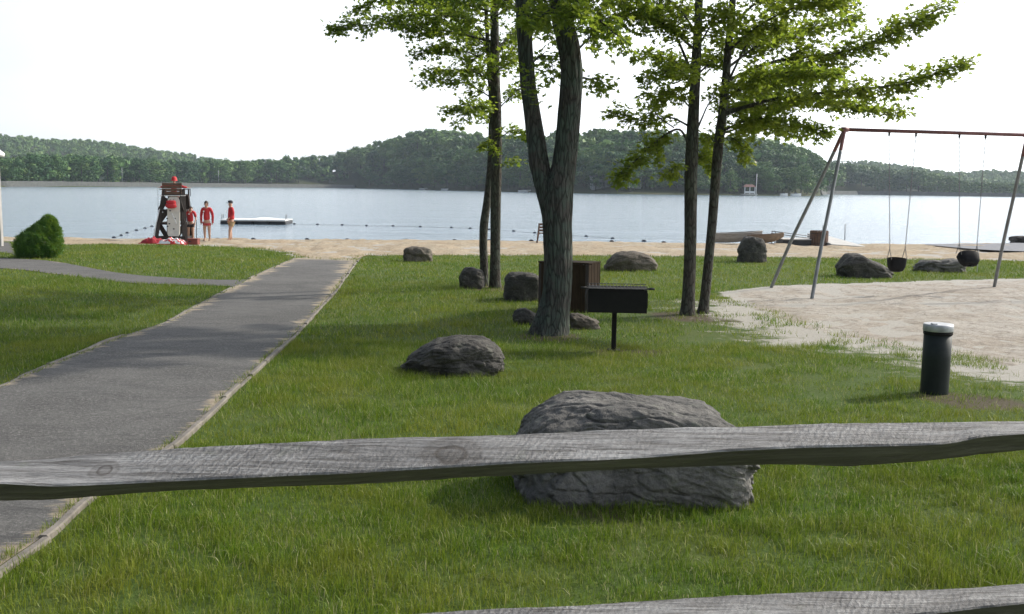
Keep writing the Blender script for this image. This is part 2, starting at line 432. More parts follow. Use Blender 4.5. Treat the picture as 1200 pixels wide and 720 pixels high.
# water
t = NT('lake_water'); v = t.geo((0.45, 1.0, 1)); w1 = t.noise(v, 0.75, 6, 0.62, 0.4); w2 = t.noise(v, 2.6, 4, 0.6, 0.4); w3 = t.noise(t.geo((0.22, 1, 1)), 0.16, 4, 0.55)
h = t.math('ADD', t.math('MULTIPLY', w1, 0.9), t.math('MULTIPLY', w2, 0.25)); h = t.math('ADD', h, t.math('MULTIPLY', w3, 1.6))
t.b.inputs['IOR'].default_value = 1.33
M_WATER = t.done((0.21, 0.29, 0.35), 0.12, t.bump(h, 1.0, 0.24), 0, 0.5)

M_BLACK = plain('black_iron', (0.009, 0.0085, 0.008), 0.75, 0.4, 6, 0.3, 60, 0.0, (1, 1, 1), 0.25)
M_SOOT = plain('sooty_steel', (0.045, 0.043, 0.042), 0.7, 0.5, 8, 0.3, 50, 0.2, (1, 1, 1), 0.3)
M_GALV = plain('galvanised_pipe', (0.21, 0.22, 0.23), 0.5, 0.25, 7, 0.2, 40, 0.35)
M_REDPIPE = plain('faded_red_paint', (0.20, 0.085, 0.082), 0.55, 0.35, 6, 0.25, 40, 0.1)
M_CHAIN = plain('chain_steel', (0.14, 0.14, 0.14), 0.55, 0.2, 20, 0.1, 60, 0.7)
M_RUBBER = plain('black_rubber', (0.010, 0.010, 0.011), 0.75, 0.3, 12, 0.2, 60, 0, (1, 1, 1), 0.2)
M_BINWOOD = plain('brown_bin_wood', (0.036, 0.023, 0.013), 0.9, 0.45, 5, 0.5, 18, 0, (6, 6, 0.7), 0.15)
M_BOLL = plain('bollard_paint', (0.012, 0.018, 0.016), 0.55, 0.3, 6, 0.15, 50, 0.0, (1, 1, 1), 0.3)
M_ALU = plain('aluminium_cap', (0.42, 0.43, 0.44), 0.5, 0.3, 8, 0.2, 30, 0.5)
M_SKIN = plain('skin', (0.50, 0.30, 0.21), 0.55, 0.08, 10, 0.05, 60)
M_RED = plain('red_cloth', (0.48, 0.025, 0.03), 0.75, 0.15, 9, 0.3, 25)
M_REDD = plain('red_shorts', (0.50, 0.07, 0.075), 0.8, 0.15, 9, 0.3, 25)
M_KHAKI = plain('khaki_cloth', (0.38, 0.28, 0.16), 0.85, 0.12, 9, 0.3, 25)
M_DARKC = plain('dark_cloth', (0.03, 0.03, 0.04), 0.8, 0.2, 9, 0.3, 25)
M_HAIR = plain('brown_hair', (0.045, 0.026, 0.015), 0.6, 0.3, 20, 0.3, 80)
M_WHITE = plain('white_paint', (0.75, 0.75, 0.73), 0.55, 0.06, 4, 0.15, 30)
M_BOARD = plain('off_white_board', (0.62, 0.60, 0.53), 0.6, 0.12, 4, 0.15, 30)
M_DWOOD = plain('dark_stained_wood', (0.028, 0.021, 0.018), 0.75, 0.4, 5, 0.5, 20, 0, (5, 5, 0.8))
M_MWOOD = plain('brown_stained_wood', (0.13, 0.075, 0.05), 0.75, 0.35, 5, 0.5, 20, 0, (0.8, 5, 5))
M_GWOOD = plain('grey_boat_hull', (0.30, 0.28, 0.25), 0.7, 0.25, 5, 0.3, 20, 0, (0.8, 3, 3))
M_BWOOD = plain('brown_boat_hull', (0.22, 0.16, 0.11), 0.7, 0.3, 5, 0.3, 20, 0, (0.8, 3, 3))
M_DARKB = plain('dark_float', (0.03, 0.032, 0.036), 0.6, 0.3, 5, 0.2, 20)
M_CONC = plain('pale_concrete', (0.52, 0.51, 0.48), 0.9, 0.12, 3, 0.3, 20)
M_ROPE = plain('wet_rope', (0.10, 0.10, 0.10), 0.8, 0.2, 20, 0.2, 60)
M_BUOY = plain('dark_buoy', (0.025, 0.03, 0.045), 0.5, 0.3, 8, 0.2, 30)
M_ROOF = plain('red_brown_roof', (0.16, 0.075, 0.06), 0.8, 0.2, 2, 0.2, 10)
M_WALLH = plain('white_siding', (0.45, 0.46, 0.47), 0.8, 0.08, 2, 0.2, 10)
M_GLASS = plain('window_glass', (0.03, 0.04, 0.05), 0.15, 0.1, 2, 0.02, 10)
M_LAMPP = plain('pale_post', (0.36, 0.35, 0.33), 0.8, 0.2, 3, 0.2, 20)
M_GROOF = plain('grey_roof', (0.14, 0.14, 0.15), 0.8, 0.2, 2, 0.2, 10)
# ------------------------------------------------------------------ the setting
# outlines of lawn, sand and paths on the ground
def gpts(L): return [G(a, b) for a, b in L]
def xy(L): return np.array([(p.x, p.y) for p in L])
def dens(L, n): return smooth_poly([(p.x, p.y) for p in L], n)

PR = gpts([(-420, 1050), (-120, 760), (0, 668), (58, 627), (100, 589), (152, 556), (204, 522), (267, 464), (311, 424), (349.5, 388), (375.5, 360), (395, 338.5), (407, 321), (421, 303)])
PL = gpts([(-1500, 560), (-900, 530), (-400, 520), (-90, 487), (0, 455.5), (44.5, 435.5), (102, 413), (133, 400), (200, 377.5), (228, 361), (271.5, 338.5), (290, 329), (319, 315), (348, 303)])
pR = dens(PR, 240); pL = dens(PL, 240)
def equal(P, n):
    d = np.concatenate([[0], np.cumsum(np.hypot(*np.diff(P, axis=0).T))]); t = np.linspace(0, d[-1], n)
    return np.stack([np.interp(t, d, P[:, 0]), np.interp(t, d, P[:, 1])], 1)
def loft(name, A, B, n, m, dz, mat, edge=None, kind='structure', zf=None):
    A = equal(A, n); B = equal(B, n)
    t = np.linspace(0, 1, m)[None, :, None]
    P = A[:, None, :] * (1 - t) + B[:, None, :] * t
    x, y = P[..., 0].ravel(), P[..., 1].ravel()
    z = gz(x, y) + dz
    if zf is not None: z = z + zf(x, y)
    V = np.stack([x, y, z], 1)
    i = np.arange(n - 1)[:, None]; j = np.arange(m - 1)[None, :]
    Q = np.stack([i * m + j, i * m + j + 1, (i + 1) * m + j + 1, (i + 1) * m + j], -1).reshape(-1, 4)
    # make sure it faces up
    a, b, c_ = V[Q[0, 0]], V[Q[0, 1]], V[Q[0, 2]]
    if np.cross(b - a, c_ - a)[2] < 0: Q = Q[:, ::-1]
    at_ = {}
    if edge is not None: at_['edge'] = edge(x, y)
    me = mesh_np(name, V, Q, True, at_)
    o = link(name, me, mat); tag(o, kind=kind); return o
def pedge(x, y):
    d = np.minimum(polydist(x, y, pR, False), polydist(x, y, pL, False))
    top = np.clip(1 - (G(380, 303).y - y) / 2.2, 0, 1)
    far = np.clip((y - 12) / 16, 0, 1)
    return np.maximum(np.clip(0.62 - d / (0.55 + 0.5 * far), 0, 1), top * 0.9) + 0.12 * far - 0.02
loft('path', pL, pR, 260, 24, 0.020, M_ASPHALT, pedge)
SU = gpts([(-500, 290), (-200, 297), (0, 303), (67, 307.5), (143, 321), (200, 326), (255, 328.5), (291, 328.5)])
SL = gpts([(-500, 300), (-200, 306), (0, 315), (67, 322), (143, 331.5), (200, 334), (250, 335.5), (275, 337)])
sU = dens(SU, 100); sL = dens(SL, 100)
loft('side_path', sU, sL, 140, 8, 0.012, M_ASPHALT, lambda x, y: np.clip(0.4 - np.minimum(polydist(x, y, sU, False), polydist(x, y, sL, False)) / 0.4, 0, 1))
BU = gpts([(-300, 282), (-60, 283), (5, 284.5), (13, 287)]); BL = gpts([(-300, 291), (-60, 293), (5, 297), (20, 301)])
bU = dens(BU, 40); bL = dens(BL, 40)
loft('side_path', bU, bL, 60, 8, 0.016, M_ASPHALT, lambda x, y: np.zeros(len(x)))
# grass / beach border and beach
BB = gpts([(-900, 290), (-300, 286), (0, 283), (30, 286), (70, 287), (130, 286.5), (200, 287.5), (290, 291), (335, 296), (350, 300.5), (385, 304), (418, 303), (430, 299.5), (600, 299.5), (800, 300.5), (900, 301.5), (1000, 303), (1100, 304.5), (1200, 306), (1450, 310), (2000, 318)])
bB = smooth_poly([(p.x, p.y) for p in BB], 300)
far_e = np.stack([bB[:, 0], np.maximum(shore(bB[:, 0]) + 14, bB[:, 1] + 10)], 1)
def sandbumps(x, y):
    return np.clip(0.13 * (vnoise(x * 0.6, y * 1.1) - 0.5) + 0.12 * (vnoise(x * 2.1 + 9, y * 2.6) - 0.5), -0.06, 0.12) * np.clip((shore(x) - y) / 1.5, 0, 1) + 0.025
def loft_x(name, A, B, n, m, dz, mat, zf=None):
    return loft(name, A, B, n, m, dz, mat, None, 'structure', zf)
loft('beach', bB, far_e, 700, 70, 0.008, M_BEACH, zf=lambda x, y: sandbumps(x, y) * np.clip(polydist(x, y, bB, False) / 0.5, 0, 1))
PT = gpts([(846, 343), (868, 339), (900, 336), (960, 333.5), (1050, 331), (1100, 329), (1200, 327), (1330, 325), (1500, 330)])
PB = gpts([(852, 352), (872, 364), (905, 380), (960, 396), (1030, 408), (1110, 421), (1200, 440), (1330, 462), (1560, 470)])
pT = dens(PT, 100); pB = dens(PB, 100)
loft('play_sand', pT, pB, 260, 60, 0.006, M_PLAY, zf=lambda x, y: (0.05 * (vnoise(x * 1.6, y * 1.6) - 0.4) + 0.035 * (vnoise(x * 4.3 + 9, y * 4.6) - 0.5)) * np.clip(np.minimum(polydist(x, y, pT, False), polydist(x, y, pB, False)) / 0.8, 0, 1) - 0.03 * np.clip(1 - np.minimum(polydist(x, y, pT, False), polydist(x, y, pB, False)) / 0.5 + 0.8 * (vnoise(x * 3, y * 3) - .5), 0, 1))
playpoly = np.concatenate([pT, pB[::-1]])
pathpoly = np.concatenate([pL, pR[::-1]]); sidepoly = np.concatenate([sU, sL[::-1]]); side2 = np.concatenate([bU, bL[::-1]])
beachpoly = np.concatenate([bB, [[400, 400], [-400, 400]]])
# boat ramp strip
RU = gpts([(1082, 288.6), (1130, 287.8), (1200, 286.4), (1400, 284)]); RL = gpts([(1086, 289.5), (1140, 294.5), (1200, 297.5), (1400, 303)])
loft('boat_ramp', dens(RU, 40), dens(RL, 40), 60, 12, 0.09, M_RAMP)
# ground sheet
xs = np.concatenate([-np.geomspace(45, 420, 16)[::-1][:-1], np.arange(-45, 45.01, 0.3), np.geomspace(45, 420, 16)[1:]])
ys = np.concatenate([np.arange(-60, -5, 4.0), np.arange(-5, 62.1, 0.3)])
X, Y_ = np.meshgrid(xs, ys); x, y = X.ravel(), Y_.ravel()
ins = inpoly(x, y, playpoly); pd = polydist(x, y, playpoly)
sdy = np.where(ins, 1.0, np.clip(1 - pd / 2.4, 0, 1) * 0.75)
sdy *= np.where((y < 19) | ins, 1, 0.4)
bd = polydist(x, y, bB, False); ib = inpoly(x, y, beachpoly)
sdy = np.maximum(sdy, np.where(ib, 1.0, np.clip(1 - bd / 0.8, 0, 1) * 0.5))
BARE = [(G(a, b_), r_) for a, b_, r_ in ((816, 371, .75), (848, 374, .4), (745, 592, .16), (690, 592, .12), (1112, 466, .22), (1150, 472, .30), (719, 413, .2), (750, 414, .25), (645, 395, .35), (575, 338, .6))]
bare = np.zeros(len(x))
for p_, r_ in BARE: bare = np.maximum(bare, np.clip(1.3 - np.hypot(x - p_.x, y - p_.y) / (r_ + .2), 0, 1))
m = len(xs); n = len(ys)
i = np.arange(n - 1)[:, None]; j = np.arange(m - 1)[None, :]
Q = np.stack([i * m + j, i * m + j + 1, (i + 1) * m + j + 1, (i + 1) * m + j], -1).reshape(-1, 4)
tag(link('ground', mesh_np('ground', np.stack([x, y, gz(x, y)], 1), Q, True, {'sandy': sdy, 'bare': bare}), M_LAWN), kind='structure')
# edging along the path: one continuous weathered strip each side, broken in places
def edging(A, side, skip, seed):
    A = equal(A, 400); d = np.gradient(A, axis=0); d /= np.linalg.norm(d, axis=1)[:, None]
    nrm = np.stack([d[:, 1], -d[:, 0]], 1) * side
    b = MB()
    i = 0
    r_ = random.Random(seed)
    while i < 396:
        k = min(399, i + r_.randint(9, 16))
        if not skip(A[i], A[k]):
            off = r_.uniform(-0.012, 0.012)
            pts = []
            for q in range(i, k + 1):
                c_ = A[q] + nrm[q] * (0.022 + off)
                pts.append((c_[0], c_[1], float(gz(c_[0], c_[1]))))
            V = []; Fs = []
            hh = 0.022 + r_.uniform(-0.018, 0.014); ww = 0.024
            for qi, p in enumerate(pts):
                nn = nrm[min(i + qi, 399)]
                jt = 0.006 * noise.noise(Vector((p[0] * 4, p[1] * 4, seed)))
                for sx, sz in ((-1, -0.05), (-1, hh), (-0.7, hh + .008), (0.7, hh + .008), (1, hh), (1, -0.05)):
                    V.append((p[0] + nn[0] * sx * ww + jt, p[1] + nn[1] * sx * ww, p[2] + sz + jt))
            for qi in range(len(pts) - 1):
                for e in range(5):
                    Fs.append((qi * 6 + e, qi * 6 + e + 1, qi * 6 + 6 + e + 1, qi * 6 + 6 + e))
            Fs.append(tuple(range(6))); Fs.append(tuple((len(pts) - 1) * 6 + e for e in range(6)))
            b.add(V, Fs)
        i = k
    return b
b = edging(pR, 1, lambda a, c_: False, 3)
kb = b.build('kerb', M_EDGE); tag(kb, kind='structure')
jy0, jy1 = G(275, 337).y, G(291, 328.5).y
b = edging(pL, -1, lambda a, c_: c_[1] > jy0 and a[1] < jy1, 5)
kb = b.build('kerb', M_EDGE); tag(kb, kind='structure')

# lake
me = mesh_np('lake', [(-3000, 36, WATER), (3000, 36, WATER), (3000, 2900, WATER), (-3000, 2900, WATER)], np.array([[0, 1, 2, 3]]))
tag(link('lake', me, M_WATER), kind='structure')

# ------------------------------------------------------------------ grass
pp_ = pathpoly[::6]; sp_ = sidepoly[::5]; play_ = playpoly[::3]
def grass_field(bands):
    VV = []; FF = []; RR = []; base = 0
    for (y0, y1, dn, wd, h0, h1, seg) in bands:
        area = 0.62 * (y1 ** 2 - y0 ** 2) + 8.4 * (y1 - y0)
        N = int(area * dn)
        u = rng.random(N); yy = np.sqrt(y0 ** 2 + u * (y1 ** 2 - y0 ** 2)) if y0 > 0 else rng.random(N) * y1
        xx = (rng.random(N) * 2 - 1) * (0.62 * yy + 4.2)
        cl = vnoise(xx * 5.5, yy * 5.5) * 0.6 + vnoise(xx * 17 + 5, yy * 17) * 0.4
        big = vnoise(xx * 0.9 + 3, yy * 0.9)
        keep = rng.random(N) < np.clip(0.35 + 1.25 * (cl - 0.22), 0, 1)
        for p_, r_ in BARE:
            keep &= ~(np.hypot(xx - p_.x, yy - p_.y) < r_ * (0.15 + 1.3 * vnoise(xx * 4, yy * 4))) | (rng.random(N) < 0.42)
        for poly, fr in ((pp_, 0.0), (sp_, 0.0), (side2, 0.0)):
            ip = inpoly(xx, yy, poly); dd = polydist(xx, yy, poly)
            keep &= ~(ip & (dd > 0.05)); keep &= ~((~ip) & (dd < 0.075) & (poly is pp_))
        ip = inpoly(xx, yy, beachpoly); dd = polydist(xx, yy, bB[::4], False)
        keep &= ~(ip & (dd > 0.25 * vnoise(xx * 3, yy * 3))); keep &= ~((~ip) & (dd < 0.5 * (vnoise(xx * 2.2, yy * 2.2) - 0.35)))
        ip = inpoly(xx, yy, play_); dd = polydist(xx, yy, play_)
        nz = vnoise(xx * 1.1 + 7, yy * 1.1 + 3) * 0.55 + vnoise(xx * 3.7, yy * 3.7) * 0.45
        near = np.clip((19.2 - yy) / 1.5, 0, 1)
        s_ = np.where(ip, dd, -dd)
        prob_in = np.clip(0.9 - s_ / (0.12 + 0.75 * near), 0, 1) * (nz > 0.56)
        prob_out = np.clip((-s_) / (0.2 + 2.6 * near) + (nz - 0.5) * 3.0, 0.02, 1)
        keep &= rng.random(N) < np.where(ip, prob_in, prob_out)
        xx, yy, cl, big = xx[keep], yy[keep], cl[keep], big[keep]; n_ = len(xx)
        th = rng.random(n_) * 2 * pi; ln = rng.normal(0, 1, n_) * 0.65
        lx = np.cos(th) * np.abs(ln); ly = np.sin(th) * np.abs(ln)
        h = (h0 + (h1 - h0) * rng.random(n_)) * (0.55 + 0.9 * cl) * (0.7 + 0.6 * big)
        w = wd * (0.6 + 0.8 * rng.random(n_))
        fa = rng.random(n_) * pi; wx = np.cos(fa) * w / 2; wy = np.sin(fa) * w / 2
        far_side = np.abs(xx) > 0.62 * yy + 1.2
        z = gz(xx, yy) - 0.004
        rnd = np.clip(rng.random(n_), 0, 1)
        if seg == 2:
            P0 = np.stack([xx - wx, yy - wy, z], 1); P1 = np.stack([xx + wx, yy + wy, z], 1)
            mx, my, mz = xx + lx * h * 0.35, yy + ly * h * 0.35, z + h * 0.6
            P2 = np.stack([mx - wx * .75, my - wy * .75, mz], 1); P3 = np.stack([mx + wx * .75, my + wy * .75, mz], 1)
            P4 = np.stack([xx + lx * h, yy + ly * h, z + h * (1.05 - 0.25 * np.abs(ln))], 1)
            V = np.stack([P0, P1, P2, P3, P4], 1).reshape(-1, 3); o_ = np.arange(n_)[:, None] * 5 + base
            FF.append(np.concatenate([o_ + [0, 1, 3], o_ + [0, 3, 2], o_ + [2, 3, 4]])); k = 5
        else:
            P0 = np.stack([xx - wx, yy - wy, z], 1); P1 = np.stack([xx + wx, yy + wy, z], 1)
            P2 = np.stack([xx + lx * h, yy + ly * h, z + h], 1)
            V = np.stack([P0, P1, P2], 1).reshape(-1, 3); o_ = np.arange(n_)[:, None] * 3 + base
            FF.append(o_ + [0, 1, 2]); k = 3
        VV.append(V); RR.append(np.repeat(rnd, k)); base += len(V)
    me = mesh_np('grass', np.concatenate(VV), np.concatenate(FF), False, {'rnd': np.concatenate(RR)})
    return me
me = grass_field([(2.2, 7, 8200, 0.0034, 0.028, 0.075, 2), (7, 13, 3000, 0.0058, 0.03, 0.075, 1), (13, 22, 900, 0.010, 0.04, 0.085, 1), (22, 37.5, 330, 0.017, 0.04, 0.08, 1)])
tag(link('grass', me, M_GRASS), 'short ragged green lawn grass around the boulders and path', 'grass', kind='stuff')

# ------------------------------------------------------------------ far shore
HOR = lambda px: 219 + (px - 600) * 0.012
_sp = [-900, 0, 100, 200, 300, 400, 418, 440, 520, 620, 720, 850, 940, 956, 962, 1000, 1100, 1200, 2000]
_sd = [300, 383, 470, 560, 660, 740, 750, 700, 560, 460, 405, 410, 428, 450, 640, 660, 620, 587, 400]
_tp = [-900, 0, 50, 100, 150, 200, 250, 300, 345, 390, 420, 440, 463, 500, 523, 567, 640, 711, 780, 850, 880, 910, 940, 955, 962, 985, 1019, 1075, 1112, 1131, 1200, 2000]
_ty = [188, 185, 181, 181, 184, 187, 187, 187, 183, 181, 173, 166, 160, 152, 151, 156, 155, 151, 153, 157, 161, 165, 174, 186, 188, 189, 195, 199, 208, 212, 215, 217]
_hp = [-900, -200, 0, 50, 100, 150, 200, 250, 300, 700, 960, 1010, 1040, 1080, 1110, 1140, 1200, 1400, 2000]
_hy = [150, 160, 161, 164, 165, 171, 180, 187, 194, 205, 196, 190, 194, 199, 203, 201, 203, 198, 190]
def px_of(x, y): return 600 + F * x / y
def shoreY(px): return np.interp(px, _sp, _sd)
TH = 15.0
def ridge(px, Y):
    zt = 1.7 + (HOR(px) - np.interp(px, _tp, _ty)) / F * Y
    return np.maximum(zt - TH, 0.2)
def land(x, y):
    px = px_of(x, y); s = shoreY(px); d = y - s
    rd = np.where((px > 425) & (px < 958), 110, 60)
    t = np.clip(d / rd, 0, 1); t2 = t * t * (3 - 2 * t)
    z = WATER - 3 + np.clip((d + 6) / 6, 0, 1) * 3.5 + t2 * ridge(px, s + rd)
    zh = 1.7 + (HOR(px) - np.interp(px, _hp, _hy)) / F * 1350 - 11
    th = np.clip((y - 950) / 400, 0, 1); th = th * th * (3 - 2 * th)
    back = np.clip((y - 1400) / 900, 0, 1)
    return z * (1 - th) + th * np.maximum(zh, 2) * (1 - 0.6 * back) + (vnoise(x * 0.02 + 50, y * 0.02 + 50) - 0.5) * 3 * np.clip(d / 60, 0, 1)
pxs = np.concatenate([np.linspace(-800, -20, 30), np.linspace(0, 1200, 301), np.linspace(1220, 2000, 30)])
tt = np.concatenate([np.linspace(-8, 24, 17), np.linspace(30, 300, 34), np.geomspace(330, 2000, 26)])
PX, TT = np.meshgrid(pxs, tt); yy = shoreY(PX) + TT; xx = (PX - 600) / F * yy
zz = land(xx, yy); m = len(pxs); n = len(tt)
i = np.arange(n - 1)[:, None]; j = np.arange(m - 1)[None, :]
Q = np.stack([i * m + j, i * m + j + 1, (i + 1) * m + j + 1, (i + 1) * m + j], -1).reshape(-1, 4)
tag(link('hills', mesh_np('hills', np.stack([xx.ravel(), yy.ravel(), zz.ravel()], 1), Q, True), M_FARG), kind='structure')

def crown_quads(nq, size, clumps, seed, kind='round'):
    """leaf clump quads through the crown's volume; unit crown height 1, base at 0"""
    r_ = np.random.default_rng(seed)
    if kind == 'round':
        c = []
        for k in range(clumps):
            z = r_.uniform(0.22, 0.92); rad = 0.36 * math.sqrt(max(0.05, 1 - ((z - 0.5) / 0.52) ** 2)) * math.sqrt(r_.random())
            a = r_.uniform(0, 2 * pi); c.append((rad * math.cos(a), rad * math.sin(a), z, r_.uniform(0.07, 0.16)))
    else:
        c = []
        for k in range(clumps):
            z = r_.uniform(0.12, 0.97); rad = 0.24 * (1.02 - z) ** 0.8 * math.sqrt(r_.random()); a = r_.uniform(0, 2 * pi)
            c.append((rad * math.cos(a), rad * math.sin(a), z, r_.uniform(0.05, 0.11)))
    c = np.array(c); k = r_.integers(0, len(c), nq)
    d = r_.normal(size=(nq, 3)); d /= np.linalg.norm(d, axis=1)[:, None]
    P = c[k, :3] + d * c[k, 3:4] * (0.55 + 0.5 * r_.random((nq, 1)))
    P[:, 2] = np.clip(P[:, 2], 0.06, 1.02)
    N = d + r_.normal(size=(nq, 3)) * 0.22; N /= np.linalg.norm(N, axis=1)[:, None]
    A = np.cross(N, r_.normal(size=(nq, 3))); A /= np.linalg.norm(A, axis=1)[:, None]; B = np.cross(N, A)
    s = size * (0.6 + 0.8 * r_.random((nq, 1)))
    V = np.stack([P - A * s - B * s * .6, P + A * s * .9 - B * s * .2, P + A * s * .3 + B * s, P - A * s * .7 + B * s * .5], 1).reshape(-1, 3)
    rnd = np.clip(0.5 * r_.random(len(c))[k] + 0.5 * r_.random(nq), 0, 1)
    return V, np.repeat(rnd, 4)
def far_tree_mesh(seed, kind, nq, size, clumps):
    V, rn = crown_quads(nq, size, clumps, seed, kind)
    Q = np.arange(len(V)).reshape(-1, 4)
    tp = [(0, 0, -0.05), (0.004, 0, 0.3), (0, 0.004, 0.7)]
    tv, tq, _ = tube_np(tp, [0.018, 0.013, 0.006], 6)
    me = mesh_np('far_tree', np.concatenate([V, tv]), np.concatenate([Q, tq + len(V)]), False, {'rnd': np.concatenate([rn, np.zeros(len(tv))])},
                 np.concatenate([np.zeros(len(Q)), np.ones(len(tq))]).astype(int))
    me.materials.append(M_FAR); me.materials.append(M_BARK2)
    return me
protos = [far_tree_mesh(100 + k, 'round', 1900, 0.022, 24 + 2 * k) for k in range(5)] + [far_tree_mesh(200 + k, 'pine', 700, 0.024, 30) for k in range(2)]
def plant_row(px0, px1, num, dlo, dhi, hlo, hhi, label, cat, group, pine=0.15, bias=1.0, seed=0):
    r_ = random.Random(seed)
    for k in range(num):
        px = px0 + (px1 - px0) * ((k + r_.uniform(0, 1)) / num)
        s = float(shoreY(px)); d = dlo + (dhi - dlo) * (r_.random() ** bias) + (11 if (650 < px < 690 or 710 < px < 728 or 750 < px < 825) and dlo < 10 else 0)
        y = s + d; x = (px - 600) / F * y
        z = float(land(np.array([x]), np.array([y]))[0])
        tall = float(1.7 + (HOR(px) - np.interp(px, _tp, _ty)) / F * y) - z
        h = min(r_.uniform(hlo, hhi), max(5, tall * r_.uniform(0.86, 1.04)))
        me = protos[5 + r_.randrange(2)] if r_.random() < pine else protos[r_.randrange(5)]
        o = bpy.data.objects.new('tree', me); COL.objects.link(o)
        o.location = (x, y, z - 0.3); w = h * r_.uniform(1.1, 1.75)
        o.scale = (w, w, h); o.rotation_euler = (0, 0, r_.uniform(0, 6.28))
        tag(o, label, cat, group)
plant_row(-30, 425, 70, 14, 50, 15, 21, 'dark tree in the wood behind the low stone dam, left', 'tree', 'trees behind the left stretch of the dam', 0.45, seed=1)
plant_row(425, 955, 74, 5, 22, 8, 15, 'leafy tree along the waterline of the wooded headland', 'tree', 'trees at the foot of the wooded headland', 0.1, seed=2)
plant_row(440, 952, 76, 24, 80, 13, 20, 'broad green tree on the slope of the wooded headland', 'tree', 'trees up the slope of the wooded headland', 0.15, seed=3)
plant_row(956, 1210, 46, 10, 50, 10, 19, 'green tree behind the dam seen through the swing frame', 'tree', 'trees behind the right stretch of the dam', 0.1, seed=4)
# the rest of the woods as one mass
def woodland():
    r_ = np.random.default_rng(77); VV = []; RR = []
    lib = [crown_quads(150, 0.075, 12, 300 + k, 'round') for k in range(6)] + [crown_quads(130, 0.06, 16, 400 + k, 'pine') for k in range(2)]
    lib2 = [crown_quads(46, 0.13, 8, 500 + k, 'round') for k in range(6)]
    def add(x, y, z, h, L):
        V, rn = L[r_.integers(len(L))]; a = r_.uniform(0, 6.28); w = h * r_.uniform(0.9, 1.35)
        ca, sa = math.cos(a) * w, math.sin(a) * w
        VV.append(np.stack([V[:, 0] * ca - V[:, 1] * sa + x, V[:, 0] * sa + V[:, 1] * ca + y, V[:, 2] * h + z], 1)); RR.append(np.clip(rn * 0.5 + r_.random() * 0.45, 0, 1))
    for (a, b_, num, d0, d1) in ((-250, 425, 300, 20, 100), (418, 956, 620, 25, 150), (956, 1450, 220, 14, 100)):
        for k in range(num):
            px = r_.uniform(a, b_); s = float(shoreY(px)); y = s + r_.uniform(d0, d1); x = (px - 600) / F * y
            z = float(land(np.array([x]), np.array([y]))[0])
            tall = float(1.7 + (HOR(px) - np.interp(px, _tp, _ty)) / F * y) - z
            add(x, y, z - 0.5, min(r_.uniform(12, 18), max(4.5, tall * r_.uniform(0.82, 1.03))), lib)
    for k in range(5200):
        px = r_.choice([r_.uniform(-300, 330), r_.uniform(950, 1500)]); y = r_.uniform(980, 1480); x = (px - 600) / F * y
        z = float(land(np.array([x]), np.array([y]))[0])
        add(x, y, z - 1, r_.uniform(9, 14), lib2)
    V = np.concatenate(VV)
    return mesh_np('woodland', V, np.arange(len(V)).reshape(-1, 4), False, {'rnd': np.concatenate(RR)})
tag(link('woodland', woodland(), M_FAR), 'distant woods covering the headland ridge and the pale hills', 'woodland', kind='stuff')

# dams
def dam(px0, px1, label, hgt, off):
    P = [];
    for px in np.linspace(px0, px1, 90):
        y = float(shoreY(px)) + off; P.append(((px - 600) / F * y, y))
    V = []; Fs = []
    for k, (x, y) in enumerate(P):
        q = 0.25 * noise.noise(Vector((x * 0.1, y * 0.1, 0)))
        for dy, z in ((-4.5, WATER - 1.0), (0, WATER + hgt + q), (3, WATER + hgt + q), (6, WATER - 0.5)):
            V.append((x, y + dy, z))
    for k in range(len(P) - 1):
        for e in range(3): Fs.append((k * 4 + e, k * 4 + 4 + e, k * 4 + 5 + e, k * 4 + 1 + e))
    b = MB(); b.add(V, Fs); o = b.build('stone_dam', M_DAM)
    tag(o, label, 'dam'); return o
dam(-250, 416, 'long low grey stone dam across the lake on the left', 2.4, 0)
dam(958, 1420, 'low grey stone dam seen behind the swing frame', 2.3, 0)
# ------------------------------------------------------------------ near trees
LEAF = []
for k, r_ in enumerate([1.0, .42, .80, .40, .62, .22, .62, .40, .80, .42]):
    a = pi / 2 + 2 * pi * k / 10
    LEAF.append((r_ * math.cos(a) * 0.62, r_ * math.sin(a) * 0.62 + 0.1))
LEAF = np.array(LEAF)

def leaves_mesh(P, D, size, rg):
    """P positions, D outward direction of the twig"""
    n = len(P)
    t = rg.normal(size=(n, 3)) * [0.55, 0.55, 0.30] + D * 0.6 + [0, 0, -0.30]
    t /= np.linalg.norm(t, axis=1)[:, None]
    nn = rg.normal(size=(n, 3)) * 0.42 + [0, 0, 1.0]
    s = np.cross(t, nn); s /= np.linalg.norm(s, axis=1)[:, None]
    nn = np.cross(s, t)
    sz = size * (0.65 + 0.7 * rg.random((n, 1)))
    C = P + t * sz * 0.5
    out = [C - nn * sz * 0.10]
    for (u, v) in LEAF:
        out.append(C + s * sz * u + t * sz * v + nn * sz * 0.04 * rg.normal(size=(n, 1)))
    V = np.stack(out, 1).reshape(-1, 3)
    tri = np.array([[0, 1 + k, 1 + (k + 1) % 10] for k in range(10)])
    Fc = (np.arange(n)[:, None, None] * 11 + tri[None]).reshape(-1, 3)
    rn = np.repeat(np.clip(rg.random(n) * 0.7 + 0.3 * vnoise(P[:, 0] * 2, P[:, 2] * 2), 0, 1), 11)
    return V, Fc, rn

